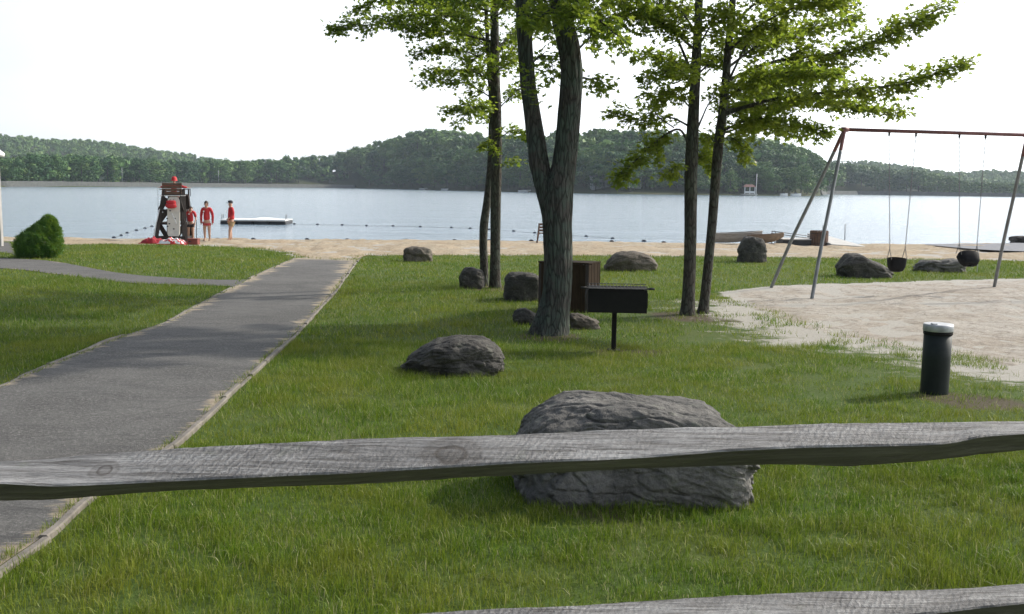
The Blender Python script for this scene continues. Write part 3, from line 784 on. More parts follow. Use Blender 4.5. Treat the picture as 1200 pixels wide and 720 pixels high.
def foliage_on(limbs, size, dens_, seed, tw=0.55, flat=0.35):
    """twigs and leaves along each limb; limb: (array of points, start fraction, density, spread)"""
    rg = np.random.default_rng(seed); PP = []; DD = []; twigs = []
    for (L, f0, dn, sp) in limbs:
        d = np.concatenate([[0], np.cumsum(np.linalg.norm(np.diff(L, axis=0), axis=1))]); tot = d[-1]
        nt = max(5, int(tot * (1 - f0) * 40 * dn * dens_))
        for q in range(nt):
            s = tot * (f0 + (1 - f0) * rg.random() ** 0.85)
            p = np.array([np.interp(s, d, L[:, k]) for k in range(3)])
            k = min(len(L) - 2, np.searchsorted(d, s) - 1 if s > 0 else 0); k = max(k, 0)
            ax = L[k + 1] - L[k]; ax /= np.linalg.norm(ax) + 1e-9
            v = rg.normal(size=3) * [1, 1, flat]; v -= ax * v.dot(ax) * 0.7; v /= np.linalg.norm(v) + 1e-9
            dr = v * 0.85 + ax * 0.65 + np.array([0, 0, 0.05]); dr /= np.linalg.norm(dr)
            ln = tw * sp * (0.35 + 0.9 * rg.random()) * (1.05 - 0.55 * s / tot)
            nl = max(5, int(ln * 34))
            tt_ = rg.random(nl) ** 0.75
            base = p + dr * ln * tt_[:, None]
            base[:, 2] -= 0.10 * ln * tt_ ** 2
            base += rg.normal(size=(nl, 3)) * [0.045, 0.045, 0.035]
            PP.append(base); DD.append(np.repeat(dr[None], nl, 0))
            if rg.random() < 0.45: twigs.append((p, p + dr * ln * 0.5 - [0, 0, 0.02 * ln], p + dr * ln * 0.95 - [0, 0, 0.09 * ln]))
    P = np.concatenate(PP); D = np.concatenate(DD)
    return leaves_mesh(P, D, size, rg), twigs

def build_tree(name, label, stems, limbs, size, dens_, seed, bark_, leaf, jit, seg, group=None, kang=2.5):
    """stems: list of (list of (px,py,width px,Y)); limbs: (points (px,py,dY) from Y0, width px, f0, dens, spread)"""
    base = stems[0][0]
    gb = G(base[0], base[1])
    t = empty(name, (gb.x, gb.y, gb.z), label, 'tree', group)
    inv = np.array([gb.x, gb.y, gb.z])
    VV = []; QQ = []; n = 0
    sp_all = []
    for si, st in enumerate(stems):
        pts = []
        for (px, py, w, Y) in st:
            p = at(px, py, Y); pts.append((p.x, p.y, p.z, w / 2 * Y / F))
        A = resample(np.array(pts), 0.05 if seg > 24 else 0.12)
        if seg <= 24: A[:, 3] *= 0.9
        V, Q, caps = tube_np(A[:, :3], A[:, 3], seg, jit, seed + si, kang)
        VV.append(V); QQ.append(Q + n); n += len(V); sp_all.append(A)
    # soften the flare at the foot
    me = mesh_np('trunk', np.concatenate(VV) - inv, np.concatenate(QQ), True)
    link('trunk', me, bark_, t)
    LB = []; bv = []; bq = []; n = 0
    for (pts, w, f0, dn, sp) in limbs:
        A = smooth_poly([np.array(p) for p in pts], 24)
        LB.append((A, f0, dn, sp))
        rr = np.linspace(w, w * 0.25, len(A))
        V, Q, _ = tube_np(A, rr, 7, 0.12, len(LB)); bv.append(V); bq.append(Q + n); n += len(V)
    (V, Fc, rn), tw = foliage_on(LB, size, dens_, seed)
    for a, b_, c_ in tw:
        v, q, _ = tube_np([a, b_, c_], [0.006, 0.004, 0.002], 3); bv.append(v); bq.append(q + n); n += len(v)
    link('limbs', mesh_np('limbs', np.concatenate(bv) - inv, np.concatenate(bq), True), bark_, t)
    cr = link('crown', mesh_np('crown', V - inv, Fc, False, {'rnd': rn}), leaf, t)
    return t

def PL_(pts, Y):   # limb in pixels with depth offsets
    return [tuple(at(a, b, Y + c)) for a, b, c in pts]

def upper(cx, cy, z0, z1, num, rad, seed, avoid=None, w=0.035):
    """limbs of the crown above: spiral round the trunk"""
    rg = random.Random(seed); out = []
    for k in range(num):
        f = (k + 0.5) / num; z = z0 + (z1 - z0) * f
        a = k * 2.39996 + rg.uniform(-0.3, 0.3); L = rad * (1.05 - 0.55 * f) * rg.uniform(0.8, 1.15)
        p0 = (cx(z), cy(z), z)
        dx, dy = math.cos(a), math.sin(a)
        rise = rg.uniform(0.15, 0.5) + 0.5 * f
        out.append(([p0, (p0[0] + dx * L * .35, p0[1] + dy * L * .35, z + L * rise * .5), (p0[0] + dx * L * .7, p0[1] + dy * L * .7, z + L * rise * .8), (p0[0] + dx * L, p0[1] + dy * L, z + L * rise * .85)], w * (1.1 - 0.5 * f), 0.22, 0.8, 1.2))
    return out
def spine(px_, Y, py_hi=-60):
    p = at(px_, py_hi, Y); return (lambda z: p.x), (lambda z: p.y)

# --- big forked tree
Y1 = G(643, 394).y + 0.25
s1 = [(643, 400, 56, Y1), (643, 393, 50, Y1), (645, 386, 45, Y1), (647.5, 374, 40, Y1), (651, 355, 35, Y1), (653, 340, 33.5, Y1), (654.5, 300, 33.5, Y1), (653, 260, 34, Y1), (653, 240, 36, Y1), (656, 220, 33, Y1), (659, 204, 29, Y1), (661, 190, 26.5, Y1), (665.5, 160, 26, Y1 - .05), (668.5, 120, 26, Y1 - .1), (670.5, 85, 26, Y1 - .15), (667, 55, 25.5, Y1 - .2), (660, 28, 24.5, Y1 - .2), (655, 0, 23.5, Y1 - .2), (650, -60, 21, Y1 - .2), (648, -170, 15, Y1 - .2), (655, -300, 8, Y1 - .2), (660, -420, 2, Y1 - .2)]
s2 = [(652, 300, 10, Y1), (648, 268, 20, Y1), (644, 240, 23, Y1), (639, 220, 23, Y1 + .05), (634, 200, 22, Y1 + .1), (631.5, 190, 22, Y1 + .1), (627.5, 160, 20.5, Y1 + .15), (624, 135, 19, Y1 + .2), (619, 100, 18, Y1 + .2), (615, 55, 17.5, Y1 + .2), (613, 10, 17, Y1 + .2), (612, -60, 14, Y1 + .2), (605, -170, 10, Y1 + .2), (600, -280, 3, Y1 + .2)]
Lm = [
 (PL_([(660, 20, 0), (690, 15, -.3), (715, 35, -.6), (738, 52, -.8)], Y1), .025, .25, 1.0, .8),
 (PL_([(668, 90, 0), (685, 92, .2), (697, 93, .4), (706, 96, .5)], Y1), .014, .3, 1.0, .7),
 (PL_([(660, 0, 0), (690, -20, .5), (730, -10, .9), (760, 10, 1.2)], Y1), .03, .3, 1.0, 1.0),
 (PL_([(658, 10, 0), (648, 10, -.5), (632, 20, -1.0), (615, 28, -1.2)], Y1), .02, .15, 1.2, .75),
 (PL_([(655, 0, 0), (668, -8, -.5), (680, 10, -1.0), (672, 22, -1.3)], Y1), .02, .25, 1.2, .7),
 (PL_([(613, 20, 0), (630, 0, .4), (646, 10, .8), (650, 40, 1.1)], Y1), .02, .2, .9, .8),
 (PL_([(617, 80, 0), (634, 66, .4), (645, 70, .8), (650, 95, 1.1)], Y1), .016, .2, .7, .6),
 (PL_([(612, 0, 0), (590, -25, -.4), (560, -20, -.8), (530, 0, -1.2)], Y1), .028, .3, 1.0, .9),
 (PL_([(625, 140, 0), (628, 120, -.2), (622, 96, -.3), (618, 80, -.35)], Y1), .008, .3, .5, .4),
 (PL_([(665, 70, 0), (690, 45, .6), (700, 30, 1.0), (722, 25, 1.5)], Y1), .02, .3, .9, .8),
]
cx, cy = spine(650, Y1); cx2, cy2 = spine(606, Y1)
Lm += upper(cx, cy, 4.9, 9.2, 20, 3.0, 5) + upper(cx2, cy2, 4.9, 7.6, 13, 2.6, 6)
build_tree('forked_tree', 'thick grey-barked tree forking into two trunks above the brown bin', [s1, s2], Lm, 0.098, 1.0, 3, M_BARK, M_LEAF, 0.10, 56, kang=3.5)

# --- slender pair further back
Y2 = G(578, 338).y + 0.1
s = [(581, 345, 18, Y2), (580, 337, 15.5, Y2), (580, 320, 13.5, Y2), (580.5, 280, 13, Y2), (581, 240, 13.5, Y2), (582, 180, 14, Y2), (581.5, 130, 13.5, Y2), (580, 80, 12, Y2), (579.5, 30, 11, Y2), (579, -30, 9, Y2), (580, -110, 6, Y2), (580, -190, 2, Y2)]
Lm = [
 (PL_([(580, 50, 0), (530, 38, -.2), (460, 28, -.4), (393, 34, -.6)], Y2), .030, .12, 1.25, .95),
 (PL_([(580, 15, 0), (520, 0, .3), (460, -5, .5), (415, 12, .6)], Y2), .028, .15, 1.2, 1.1),
 (PL_([(580, 30, 0), (550, 22, -.8), (500, 18, -1.3), (440, 22, -1.6)], Y2), .024, .15, 1.1, 1.0),
 (PL_([(581, 80, 0), (550, 62, .2), (515, 56, .3), (487, 65, .3)], Y2), .02, .15, 1.2, .8),
 (PL_([(581, 100, 0), (555, 84, -.6), (525, 82, -1), (500, 84, -1.2)], Y2), .016, .15, 1.1, .7),
 (PL_([(581, 118, 0), (550, 100, .1), (515, 93, .2), (489, 96, .2)], Y2), .016, .15, 1.1, .62),
 (PL_([(582, 145, 0), (562, 130, .1), (540, 126, .2), (519, 131, .2)], Y2), .013, .1, 1.3, .5),
 (PL_([(582, 135, 0), (565, 125, -.5), (550, 130, -.9), (538, 146, -1.1)], Y2), .012, .2, 1.1, .5),
 (PL_([(582, 130, 0), (600, 112, .4), (612, 102, .8), (625, 90, 1.2)], Y2), .014, .2, .9, .7),
 (PL_([(582, 165, 0), (596, 155, -.2), (608, 152, -.3), (618, 160, -.4)], Y2), .01, .15, 1.1, .42),
 (PL_([(582, 185, 0), (578, 172, -.4), (572, 165, -.5), (566, 172, -.6)], Y2), .008, .2, .9, .35),
 (PL_([(583, 200, 0), (592, 192, -.2), (600, 187, -.3), (607, 190, -.3)], Y2), .006, .35, .9, .3),
 (PL_([(580, 60, 0), (600, 40, .6), (620, 30, 1), (640, 20, 1.4)], Y2), .02, .2, 1, .9),
 (PL_([(580, 90, 0), (592, 70, -.9), (600, 60, -1.3), (606, 50, -1.6)], Y2), .014, .15, 1, .8),
 (PL_([(580, 70, 0), (565, 50, 1), (545, 35, 1.8), (530, 28, 2.4)], Y2), .018, .15, 1, .9),
 (PL_([(580, 20, 0), (600, 5, -1.0), (570, -5, -1.6), (560, 5, -2.2)], Y2), .018, .15, 1, .9),
]
cx, cy = spine(580, Y2, 0)
Lm += upper(cx, cy, 5.9, 8.6, 14, 3.2, 8)
build_tree('slender_tree', 'slender dark tree left of the forked tree, its lower leaves reaching far left', [s], Lm, 0.098, 0.95, 8, M_BARK2, M_LEAF, 0.10, 20)
Y2b = Y2 + 0.5
s = [(567, 345, 13, Y2b), (567.5, 335, 11.5, Y2b), (567.5, 310, 10.5, Y2b), (566, 288, 10.5, Y2b), (567, 262, 11, Y2b), (571, 235, 10, Y2b), (574, 205, 9, Y2b + .1), (576, 175, 8.5, Y2b + .2), (576, 120, 7, Y2b + .3), (572, 60, 6, Y2b + .3), (568, -20, 4, Y2b + .3), (566, -80, 1.5, Y2b + .3)]
Lm = [
 (PL_([(576, 110, 0), (560, 85, .5), (540, 66, .9), (520, 50, 1.2)], Y2b), .014, .15, 1, .8),
 (PL_([(574, 80, 0), (590, 55, .6), (600, 40, 1.0), (612, 22, 1.2)], Y2b), .014, .15, 1, .8),
 (PL_([(572, 50, 0), (545, 20, .5), (515, 5, .9), (480, -5, 1.2)], Y2b), .016, .2, 1, .9),
 (PL_([(576, 160, 0), (572, 140, .4), (562, 125, .7), (552, 112, .9)], Y2b), .008, .2, .9, .5),
 (PL_([(570, 20, 0), (600, 0, .5), (620, -15, .9), (640, -20, 1.2)], Y2b), .016, .2, 1, .9),
]
build_tree('slender_tree', 'thin bent tree just left of the slender tree, beside the small dark boulder', [s], Lm, 0.092, 0.9, 9, M_BARK2, M_LEAF, 0.10, 16)

# --- right pair
Y3 = G(806, 370).y + 0.1
s = [(805, 378, 26, Y3), (805.5, 369, 20, Y3), (806.5, 355, 17, Y3), (808, 310, 15.5, Y3), (809, 270, 15.5, Y3), (809.5, 240, 16, Y3), (810, 200, 16.5, Y3), (812, 150, 15, Y3), (814, 110, 13.5, Y3), (816, 70, 12, Y3), (818, 30, 10.5, Y3), (820, -20, 9, Y3), (822, -110, 6, Y3), (824, -220, 2, Y3)]
Lm = [
 (PL_([(810, 178, 0), (796, 152, -.1), (770, 165, -.2), (745, 188, -.4), (722, 210, -.5)], Y3), .022, .22, 1.25, .62),
 (PL_([(811, 150, 0), (785, 138, .1), (755, 142, .2), (713, 130, .2)], Y3), .018, .2, 1.1, .55),
 (PL_([(790, 150, -.2), (770, 135, -.2), (760, 110, -.3), (757, 88, -.3)], Y3), .012, .2, 1.2, .36),
 (PL_([(812, 130, 0), (795, 112, -.4), (782, 108, -.8), (770, 118, -1.1)], Y3), .014, .2, 1.0, .5),
 (PL_([(812, 90, 0), (800, 60, .1), (788, 35, .1), (768, 10, .2)], Y3), .030, .35, .9, .8),
 (PL_([(813, 85, 0), (785, 70, .6), (765, 64, .9), (748, 68, 1.1)], Y3), .018, .25, 1.1, .65),
 (PL_([(816, 60, 0), (780, 30, -.6), (750, 15, -1.0), (722, 20, -1.3)], Y3), .024, .2, 1.2, .9),
 (PL_([(817, 40, 0), (790, 5, .6), (755, -8, 1.0), (730, 0, 1.2)], Y3), .022, .2, 1.1, .9),
 (PL_([(812, 165, 0), (822, 140, .2), (834, 118, .3), (862, 100, .4)], Y3), .020, .45, .8, .6),
 (PL_([(815, 90, 0), (836, 70, .8), (852, 55, 1.2), (880, 40, 1.6)], Y3), .02, .25, 1, .8),
 (PL_([(816, 60, 0), (830, 35, -.8), (842, 20, -1.3), (860, 10, -1.8)], Y3), .02, .2, 1, .85),
 (PL_([(815, 100, 0), (800, 85, -1), (790, 80, -1.6), (778, 86, -2)], Y3), .016, .25, .9, .65),
 (PL_([(810, 200, 0), (800, 196, -.3), (790, 196, -.5), (779, 206, -.6)], Y3), .008, .45, .9, .34),
 (PL_([(811, 190, 0), (822, 184, .4), (830, 186, .7), (836, 200, .9)], Y3), .010, .3, 1.1, .4),
]
cx, cy = spine(822, Y3, 0)
Lm += upper(cx, cy, 5.0, 8.6, 15, 2.9, 18)
build_tree('maple_tree', 'left trunk of the leaning pair of leafy trees right of the grill', [s], Lm, 0.098, 1.25, 13, M_BARK2, M_LEAF2, 0.10, 24)
Y3b = Y3 + 0.25
s = [(822, 376, 22, Y3b), (824, 368, 15.5, Y3b), (826, 352, 13, Y3b), (830, 310, 12, Y3b), (834, 270, 12, Y3b), (837, 230, 12, Y3b), (840, 190, 12.5, Y3b), (843, 160, 12.5, Y3b), (848, 125, 11.5, Y3b), (851, 90, 10.5, Y3b), (853, 60, 9.5, Y3b), (857, 20, 9, Y3b), (862, -40, 7.5, Y3b), (868, -130, 5, Y3b), (872, -220, 2, Y3b)]
Lm = [
 (PL_([(850, 105, 0), (862, 78, -.1), (880, 45, -.1), (915, 6, -.2)], Y3b), .026, .5, .8, .8),
 (PL_([(846, 135, 0), (900, 118, -.3), (970, 108, -.6), (1060, 98, -.9), (1129, 74, -1.1)], Y3b), .034, .18, 1.35, .72),
 (PL_([(851, 95, 0), (910, 72, .1), (985, 62, .3), (1050, 38, .4), (1106, 8, .5)], Y3b), .034, .18, 1.4, .85),
 (PL_([(847, 130, 0), (905, 122, .8), (960, 118, 1.2), (1060, 131, 1.5)], Y3b), .026, .15, 1.25, .62),
 (PL_([(844, 155, 0), (880, 140, -.5), (925, 142, -.9), (968, 156, -1.1)], Y3b), .022, .12, 1.35, .62),
 (PL_([(843, 158, 0), (870, 150, .5), (905, 148, .9), (940, 158, 1.2)], Y3b), .018, .15, 1.2, .6),
 (PL_([(848, 120, 0), (880, 95, -1.0), (925, 85, -1.6), (985, 88, -2.0)], Y3b), .024, .15, 1.3, .85),
 (PL_([(852, 80, 0), (895, 50, .9), (945, 35, 1.5), (1000, 22, 1.9)], Y3b), .026, .2, 1.2, .9),
 (PL_([(853, 60, 0), (890, 30, -.8), (930, 10, -1.2), (985, -5, -1.6)], Y3b), .024, .2, 1.2, .9),
 (PL_([(856, 30, 0), (900, -5, .4), (950, -10, .6), (1000, 0, .8)], Y3b), .024, .2, 1.1, .9),
 (PL_([(850, 110, 0), (890, 100, .3), (930, 92, .5), (990, 78, .6)], Y3b), .022, .1, 1.3, .9),
 (PL_([(842, 165, 0), (855, 162, -.3), (866, 168, -.5), (872, 184, -.6)], Y3b), .010, .25, 1.2, .42),
 (PL_([(841, 175, 0), (832, 160, .4), (828, 165, .8), (832, 185, 1.0)], Y3b), .010, .3, 1.0, .45),
 (PL_([(846, 140, 0), (860, 125, 1.0), (880, 118, 1.7), (905, 110, 2.4)], Y3b), .018, .2, 1.1, .8),
]
cx, cy = spine(862, Y3b, 0)
Lm += upper(cx, cy, 5.0, 8.4, 15, 2.9, 28)
build_tree('maple_tree', 'right trunk of the leafy pair, long branches reaching toward the swing frame', [s], Lm, 0.098, 1.3, 14, M_BARK2, M_LEAF2, 0.10, 20)

# --- round shrub by the side path
pb = G(40, 303); t = empty('shrub', (pb.x, pb.y + 0.35, pb.z), 'dense dark green conical shrub beside the side path', 'shrub')
Yb = pb.y + 0.35; sc_ = Yb / F
b = MB(); b.tube([(0, 0, -0.1), (0.02, 0, 0.3), (0.05, 0, 0.7)], [0.05, 0.04, 0.02], 8); b.build('stem', M_BARK2, t, True)
rg = np.random.default_rng(5); sil = [(-0.85, 0.10), (-0.9, 0.35), (-0.70, 0.62), (-0.35, 0.75), (0.0, 0.93), (0.28, 1.12), (0.42, 1.30), (0.55, 1.18), (0.68, 0.85), (0.75, 0.45), (0.62, 0.08)]
cl = []
SB = 0.92
zs_ = [0.10, 0.3, 0.5, 0.7, 0.85, 1.0, 1.12, 1.22]
lef = [-0.66, -0.70, -0.66, -0.50, -0.25, -0.02, 0.16, 0.28]; rig = [0.50, 0.66, 0.68, 0.64, 0.60, 0.56, 0.50, 0.42]
for k in range(420):
    z = rg.uniform(0.06, 1.25); l = np.interp(z, zs_, lef); r_ = np.interp(z, zs_, rig); c_ = (l + r_) / 2; h = (r_ - l) / 2
    a = rg.uniform(0, 2 * pi); rad = math.sqrt(rg.uniform(0.45, 1)); cl.append((c_ + h * rad * math.cos(a), h * 0.95 * rad * math.sin(a), z, rg.uniform(0.08, 0.14)))
cl = np.array(cl); nq = 90000; k = rg.integers(0, len(cl), nq); d = rg.normal(size=(nq, 3)); d /= np.linalg.norm(d, axis=1)[:, None]
P = cl[k, :3] + d * cl[k, 3:4] * (0.6 + 0.45 * rg.random((nq, 1))); P += (cl[k, :3] * 0 + d * 0.05 * rg.random((nq, 1)) ** 6); P[:, 2] = np.clip(P[:, 2], 0.02, 2)
P = P * SB
T = d + [0, 0, 0.5] + rg.normal(size=(nq, 3)) * 0.55; T /= np.linalg.norm(T, axis=1)[:, None]
S = np.cross(T, rg.normal(size=(nq, 3))); S /= np.linalg.norm(S, axis=1)[:, None]
V = np.stack([P - S * 0.009, P + S * 0.009, P + T * (0.035 + 0.05 * rg.random((nq, 1)) ** 2)], 1).reshape(-1, 3)
me = mesh_np('foliage', V, np.arange(len(V)).reshape(-1, 3), False, {'rnd': np.repeat(np.clip(0.5 * rg.random(len(cl))[k] + 0.5 * rg.random(nq), 0, 1), 3)})
link('foliage', me, M_BUSH, t)
# ------------------------------------------------------------------ boulders
def boulder(px0, px1, pt, pb, label, mat, seed, dr=0.7, prof=None, amp=0.16, box=0.7, sub=5, ridge=0.0, name='boulder', crack=.03):
    c = (px0 + px1) / 2; g = G(c, pb)
    w0 = (px1 - px0) / F * g.y
    d = w0 * dr; Y = g.y + d * 0.42
    w = (px1 - px0) / F * Y; x = at(c, pb, Y).x
    z0 = float(gz(x, Y)); h = at(c, pt, Y + 0.0).z - z0
    bm = bmesh.new(); bmesh.ops.create_icosphere(bm, subdivisions=sub, radius=1)
    co = np.array([v.co[:] for v in bm.verts])
    e = 2 + 2.6 * box                       # superellipsoid exponent
    nrm = (np.abs(co) ** e).sum(1) ** (1 / e); co = co / nrm[:, None] * (0.5 + 0.5 * 1)
    out = []
    for v in co:
        p = Vector(v)
        q = p * 1.15 + Vector((seed * 3.7, seed * 1.3, seed * 5.1))
        n1 = noise.noise(q) ; n2 = noise.noise(q * 2.6); n3 = abs(noise.noise(q * 5.3)); n4 = noise.noise(q * 13); n5 = abs(noise.noise(Vector((q.x * 1.6, q.y * 2.2, q.z * 7))))
        # planar facets
        f = 1 + amp * (1.5 * n1 + 0.75 * n2 - 0.55 * n3 + 0.22 * n4) - ridge * (0.5 - n5) * 0.5
        if crack:
            e1 = noise.noise(Vector((q.x * 1.1 + .4 * n2, q.y * 1.6, q.z * 3.2 + 1.3))); e2 = noise.noise(Vector((q.x * 2.3 - q.y + 5, q.y * 2.1, q.z * 2.0 + .5 * n1)))
            f -= crack * (math.exp(-(e1 / .035) ** 2) + .7 * math.exp(-(e2 / .03) ** 2)) + crack * .35 * (1 if e2 > 0.12 else 0)
        p = p * f
        out.append(p)
    out = np.array([tuple(p) for p in out])
    out[:, 0] /= np.abs(out[:, 0]).max()
    zt = out[:, 2].max()
    X = out[:, 0] * w / 2; Yy = out[:, 1] * d / 2
    Z = out[:, 2] / zt
    if prof is not None:
        fx = np.interp(out[:, 0], [p[0] for p in prof], [p[1] for p in prof])
    else: fx = 1.0
    zz = np.where(Z > 0, Z * fx * h * 0.62 + h * 0.38 * np.minimum(1, fx), Z * h * 0.75 + h * 0.38 * np.minimum(1, fx))
    if prof is None: pass
    zmax = zz.max(); zz = np.where(zz > 0, zz * (h / zmax), zz)
    # follow the slope of the ground
    gg = gz(x + X, Y + Yy) - z0
    for v, a, b_, c_ in zip(bm.verts, X, Yy, zz + gg * 0.7): v.co = (a, b_, c_ )
    me = bpy.data.meshes.new(name)
    bm.to_mesh(me); bm.free()
    me.polygons.foreach_set('use_smooth', [True] * len(me.polygons))
    o = link(name, me, mat, None, (x, Y, z0)); tag(o, label, 'boulder', 'boulders set about the lawn'); return o
boulder(590, 888, 465, 594, 'largest grey boulder, broad and cracked, directly behind the top fence rail', M_ROCK, 21, 0.62,
        [(-1, .80), (-.9, .88), (-.7, .98), (-.4, 1.03), (-.1, 1.0), (.25, .97), (.6, .93), (.82, .82), (.93, .66), (1, .5)], 0.075, 0.8, 7, 0.03, crack=.035)
boulder(469, 599, 393, 441, 'dark domed boulder in the grass, second nearest to the fence', M_ROCK2, 2, 0.75, [(-1, .35), (-.7, .62), (-.35, .90), (0, 1.0), (.5, .98), (.8, .85), (1, .6)], 0.10, 0.4, 6, crack=.045)
boulder(472, 507, 289, 307, 'small brownish block-shaped boulder at the edge of the beach sand', M_ROCK3, 3, 0.8, None, 0.12, 0.8)
boulder(537, 570, 313, 339, 'small round dark boulder beside the foot of the thin bent tree', M_ROCK2, 4, 0.8, None, 0.12, 0.3)
boulder(589, 636, 319, 353, 'blocky grey-green boulder touching the left side of the brown bin', M_ROCK2, 5, 0.8, None, 0.10, 0.95)
boulder(600, 632, 361, 381, 'low dark stone at the left foot of the forked tree', M_ROCK2, 6, 0.8, [(-1, .9), (0, 1), (1, .6)], 0.14, 0.8)
boulder(664, 705, 367, 386, 'low slab of stone at the right foot of the forked tree', M_ROCK3, 7, 0.7, [(-1, 1), (0, .8), (1, .45)], 0.16, 0.8)
boulder(706, 770, 294, 318, 'broad low brown-grey boulder near the sand, right of the forked tree', M_ROCK3, 8, 0.7, [(-1, .5), (-.5, .95), (0, 1.02), (.6, .9), (1, .6)], 0.12, 0.4)
boulder(864, 898, 276.5, 308, 'upright dark boulder in front of the rowboats', M_ROCK2, 9, 0.75, [(-1, .65), (-.5, .95), (0, 1.02), (.6, .95), (1, .7)], 0.12, 0.5)
boulder(978, 1046, 297, 326, 'dark wedge-shaped boulder between the swing frame legs, sloping down to the right', M_ROCK2, 10, 0.65, [(-1, .55), (-.6, .98), (-.2, 1.02), (.3, .72), (.7, .45), (1, .25)], 0.10, 0.5)
boulder(1069, 1132, 302.5, 319.5, 'long flat grey boulder behind the right swing seat', M_ROCK, 11, 0.5, [(-1, .45), (-.5, .9), (0, .8), (.5, 1.0), (1, .7)], 0.22, 0.5)
boulder(1183, 1240, 276, 287, 'dark boulder at the water edge beside the boat ramp', M_ROCK2, 12, 0.6, None, 0.14, 0.5)

# ------------------------------------------------------------------ split rail fence
YL, YR = 1.93, 2.10
def rail(name, pts, label=None, parent=None, seed=0, back=0.10):
    """pts: px, top edge, middle edge, bottom edge"""
    pts = np.array(pts, float)
    n = 420; px = np.linspace(pts[0, 0], pts[-1, 0], n)
    tp, md, bt = (np.interp(px, pts[:, 0], pts[:, k]) for k in (1, 2, 3))
    ker = np.hanning(15); ker /= ker.sum()
    f_ = lambda a: np.convolve(np.pad(a, 7, mode='reflect', reflect_type='odd'), ker, mode='valid')
    tp, md, bt = f_(tp), f_(md), f_(bt) - 1.5
    V = []; rings = []
    NS = 40
    for i in range(n):
        Y = YL + (YR - YL) * px[i] / 1200
        A = at(px[i], tp[i], Y + back); B = at(px[i], md[i], Y); Cc = at(px[i], bt[i], Y + 0.075)
        D = Cc + Vector((0, back * 0.6, 0.018)); 
        s = B.x
        # outline with slightly rounded edges
        key = [(A, 10), (B, 14), (Cc, 6), (D, 6)]
        ring = []
        for (P0, P1, m_) in ((A, B, 16), (B, Cc, 10), (Cc, D, 6), (D, A, 8)):
            for q in range(m_):
                t_ = q / m_
                t_ = 0.04 + 0.96 * t_ if q == 0 else t_
                ring.append(P0.lerp(P1, t_))
        cen = (A + B + Cc + D) / 4
        for q, p in enumerate(ring):
            nz = noise.noise(Vector((s * 2.3, p.y * 9 + seed, p.z * 9))) * 0.0035 + noise.noise(Vector((s * 5, p.y * 60 + seed, p.z * 60))) * 0.0022 + noise.noise(Vector((s * 30, p.y * 30 + seed, p.z * 30))) * 0.0012
            dch = 0
            dr = (p - cen).normalized()
            V.append(p + dr * nz)
    m = len(ring)
    V = np.array([tuple(v) for v in V])
    i = np.arange(n - 1)[:, None]; j = np.arange(m)[None, :]; j2 = (j + 1) % m
    Q = np.stack([i * m + j, i * m + j2, (i + 1) * m + j2, (i + 1) * m + j], -1).reshape(-1, 4).tolist()
    b = MB(); b.add(V, Q + [list(range(m))[::-1], [(n - 1) * m + k for k in range(m)]])
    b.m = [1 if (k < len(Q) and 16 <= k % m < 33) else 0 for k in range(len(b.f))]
    return b
fl = at(-150, 620, 1.95)
t = empty('rail_fence', (0, 1.95, float(gz(0, 2))), 'weathered grey split rail fence crossing the foreground', 'fence')
t.location = (0, 0, 0)
b = rail('rail', [(-420, 575, 596, 612), (-200, 556, 580, 598), (-60, 545, 566, 592), (0, 540.5, 566, 588.5), (60, 536, 570, 587.5), (100, 531.5, 568.5, 585), (150, 529, 566.5, 581), (220, 524, 563, 577), (300, 519.5, 559, 573.5), (400, 515, 555, 570.5), (500, 511.5, 549.5, 565), (600, 507.5, 543, 558.5), (700, 503, 539, 553), (760, 501, 536, 550), (860, 498.5, 528, 548), (940, 496.5, 524, 548), (1000, 495.5, 523, 548.5), (1080, 494.5, 521.5, 544), (1122, 494, 519, 539), (1145, 493.5, 511.5, 536), (1200, 493, 508, 530), (1300, 490, 503, 520), (1560, 482, 494, 508)], seed=1)
o = b.build('rail', [M_FENCE, M_FENCE_SHADE], t, False)
b = rail('rail', [(-420, 795, 832, 860), (0, 762, 800, 826), (300, 735, 775, 796), (520, 716, 757, 778), (620, 711, 750, 770), (700, 706, 745, 766), (780, 701, 738, 765), (850, 697, 734, 762), (930, 693.5, 730, 760), (1000, 692, 727, 755), (1060, 691.5, 722, 748), (1110, 690, 717, 742), (1150, 687, 712, 738), (1200, 683, 707, 731), (1300, 678, 698, 716), (1560, 668, 684, 698)], seed=5)
o = b.build('rail', [M_FENCE, M_FENCE_SHADE], t, False)
def post(x, y, zt):
    b = MB(); z0 = float(gz(x, y)) - 0.3
    n = 40
    pts = [(x + 0.004 * math.sin(k), y, z0 + (zt - z0) * k / n) for k in range(n + 1)]
    b.tube(pts, [0.085 - 0.012 * k / n for k in range(n + 1)], 18, 0, True, 0.14, int(x * 10) + 20)
    return b
xl = at(-400, 560, 1.9).x; xr = at(1545, 500, 2.14).x
post(xl, 1.99, 1.35).build('post', M_FENCE, t, True); post(xr, 2.2, 1.38).build('post', M_FENCE, t, True)

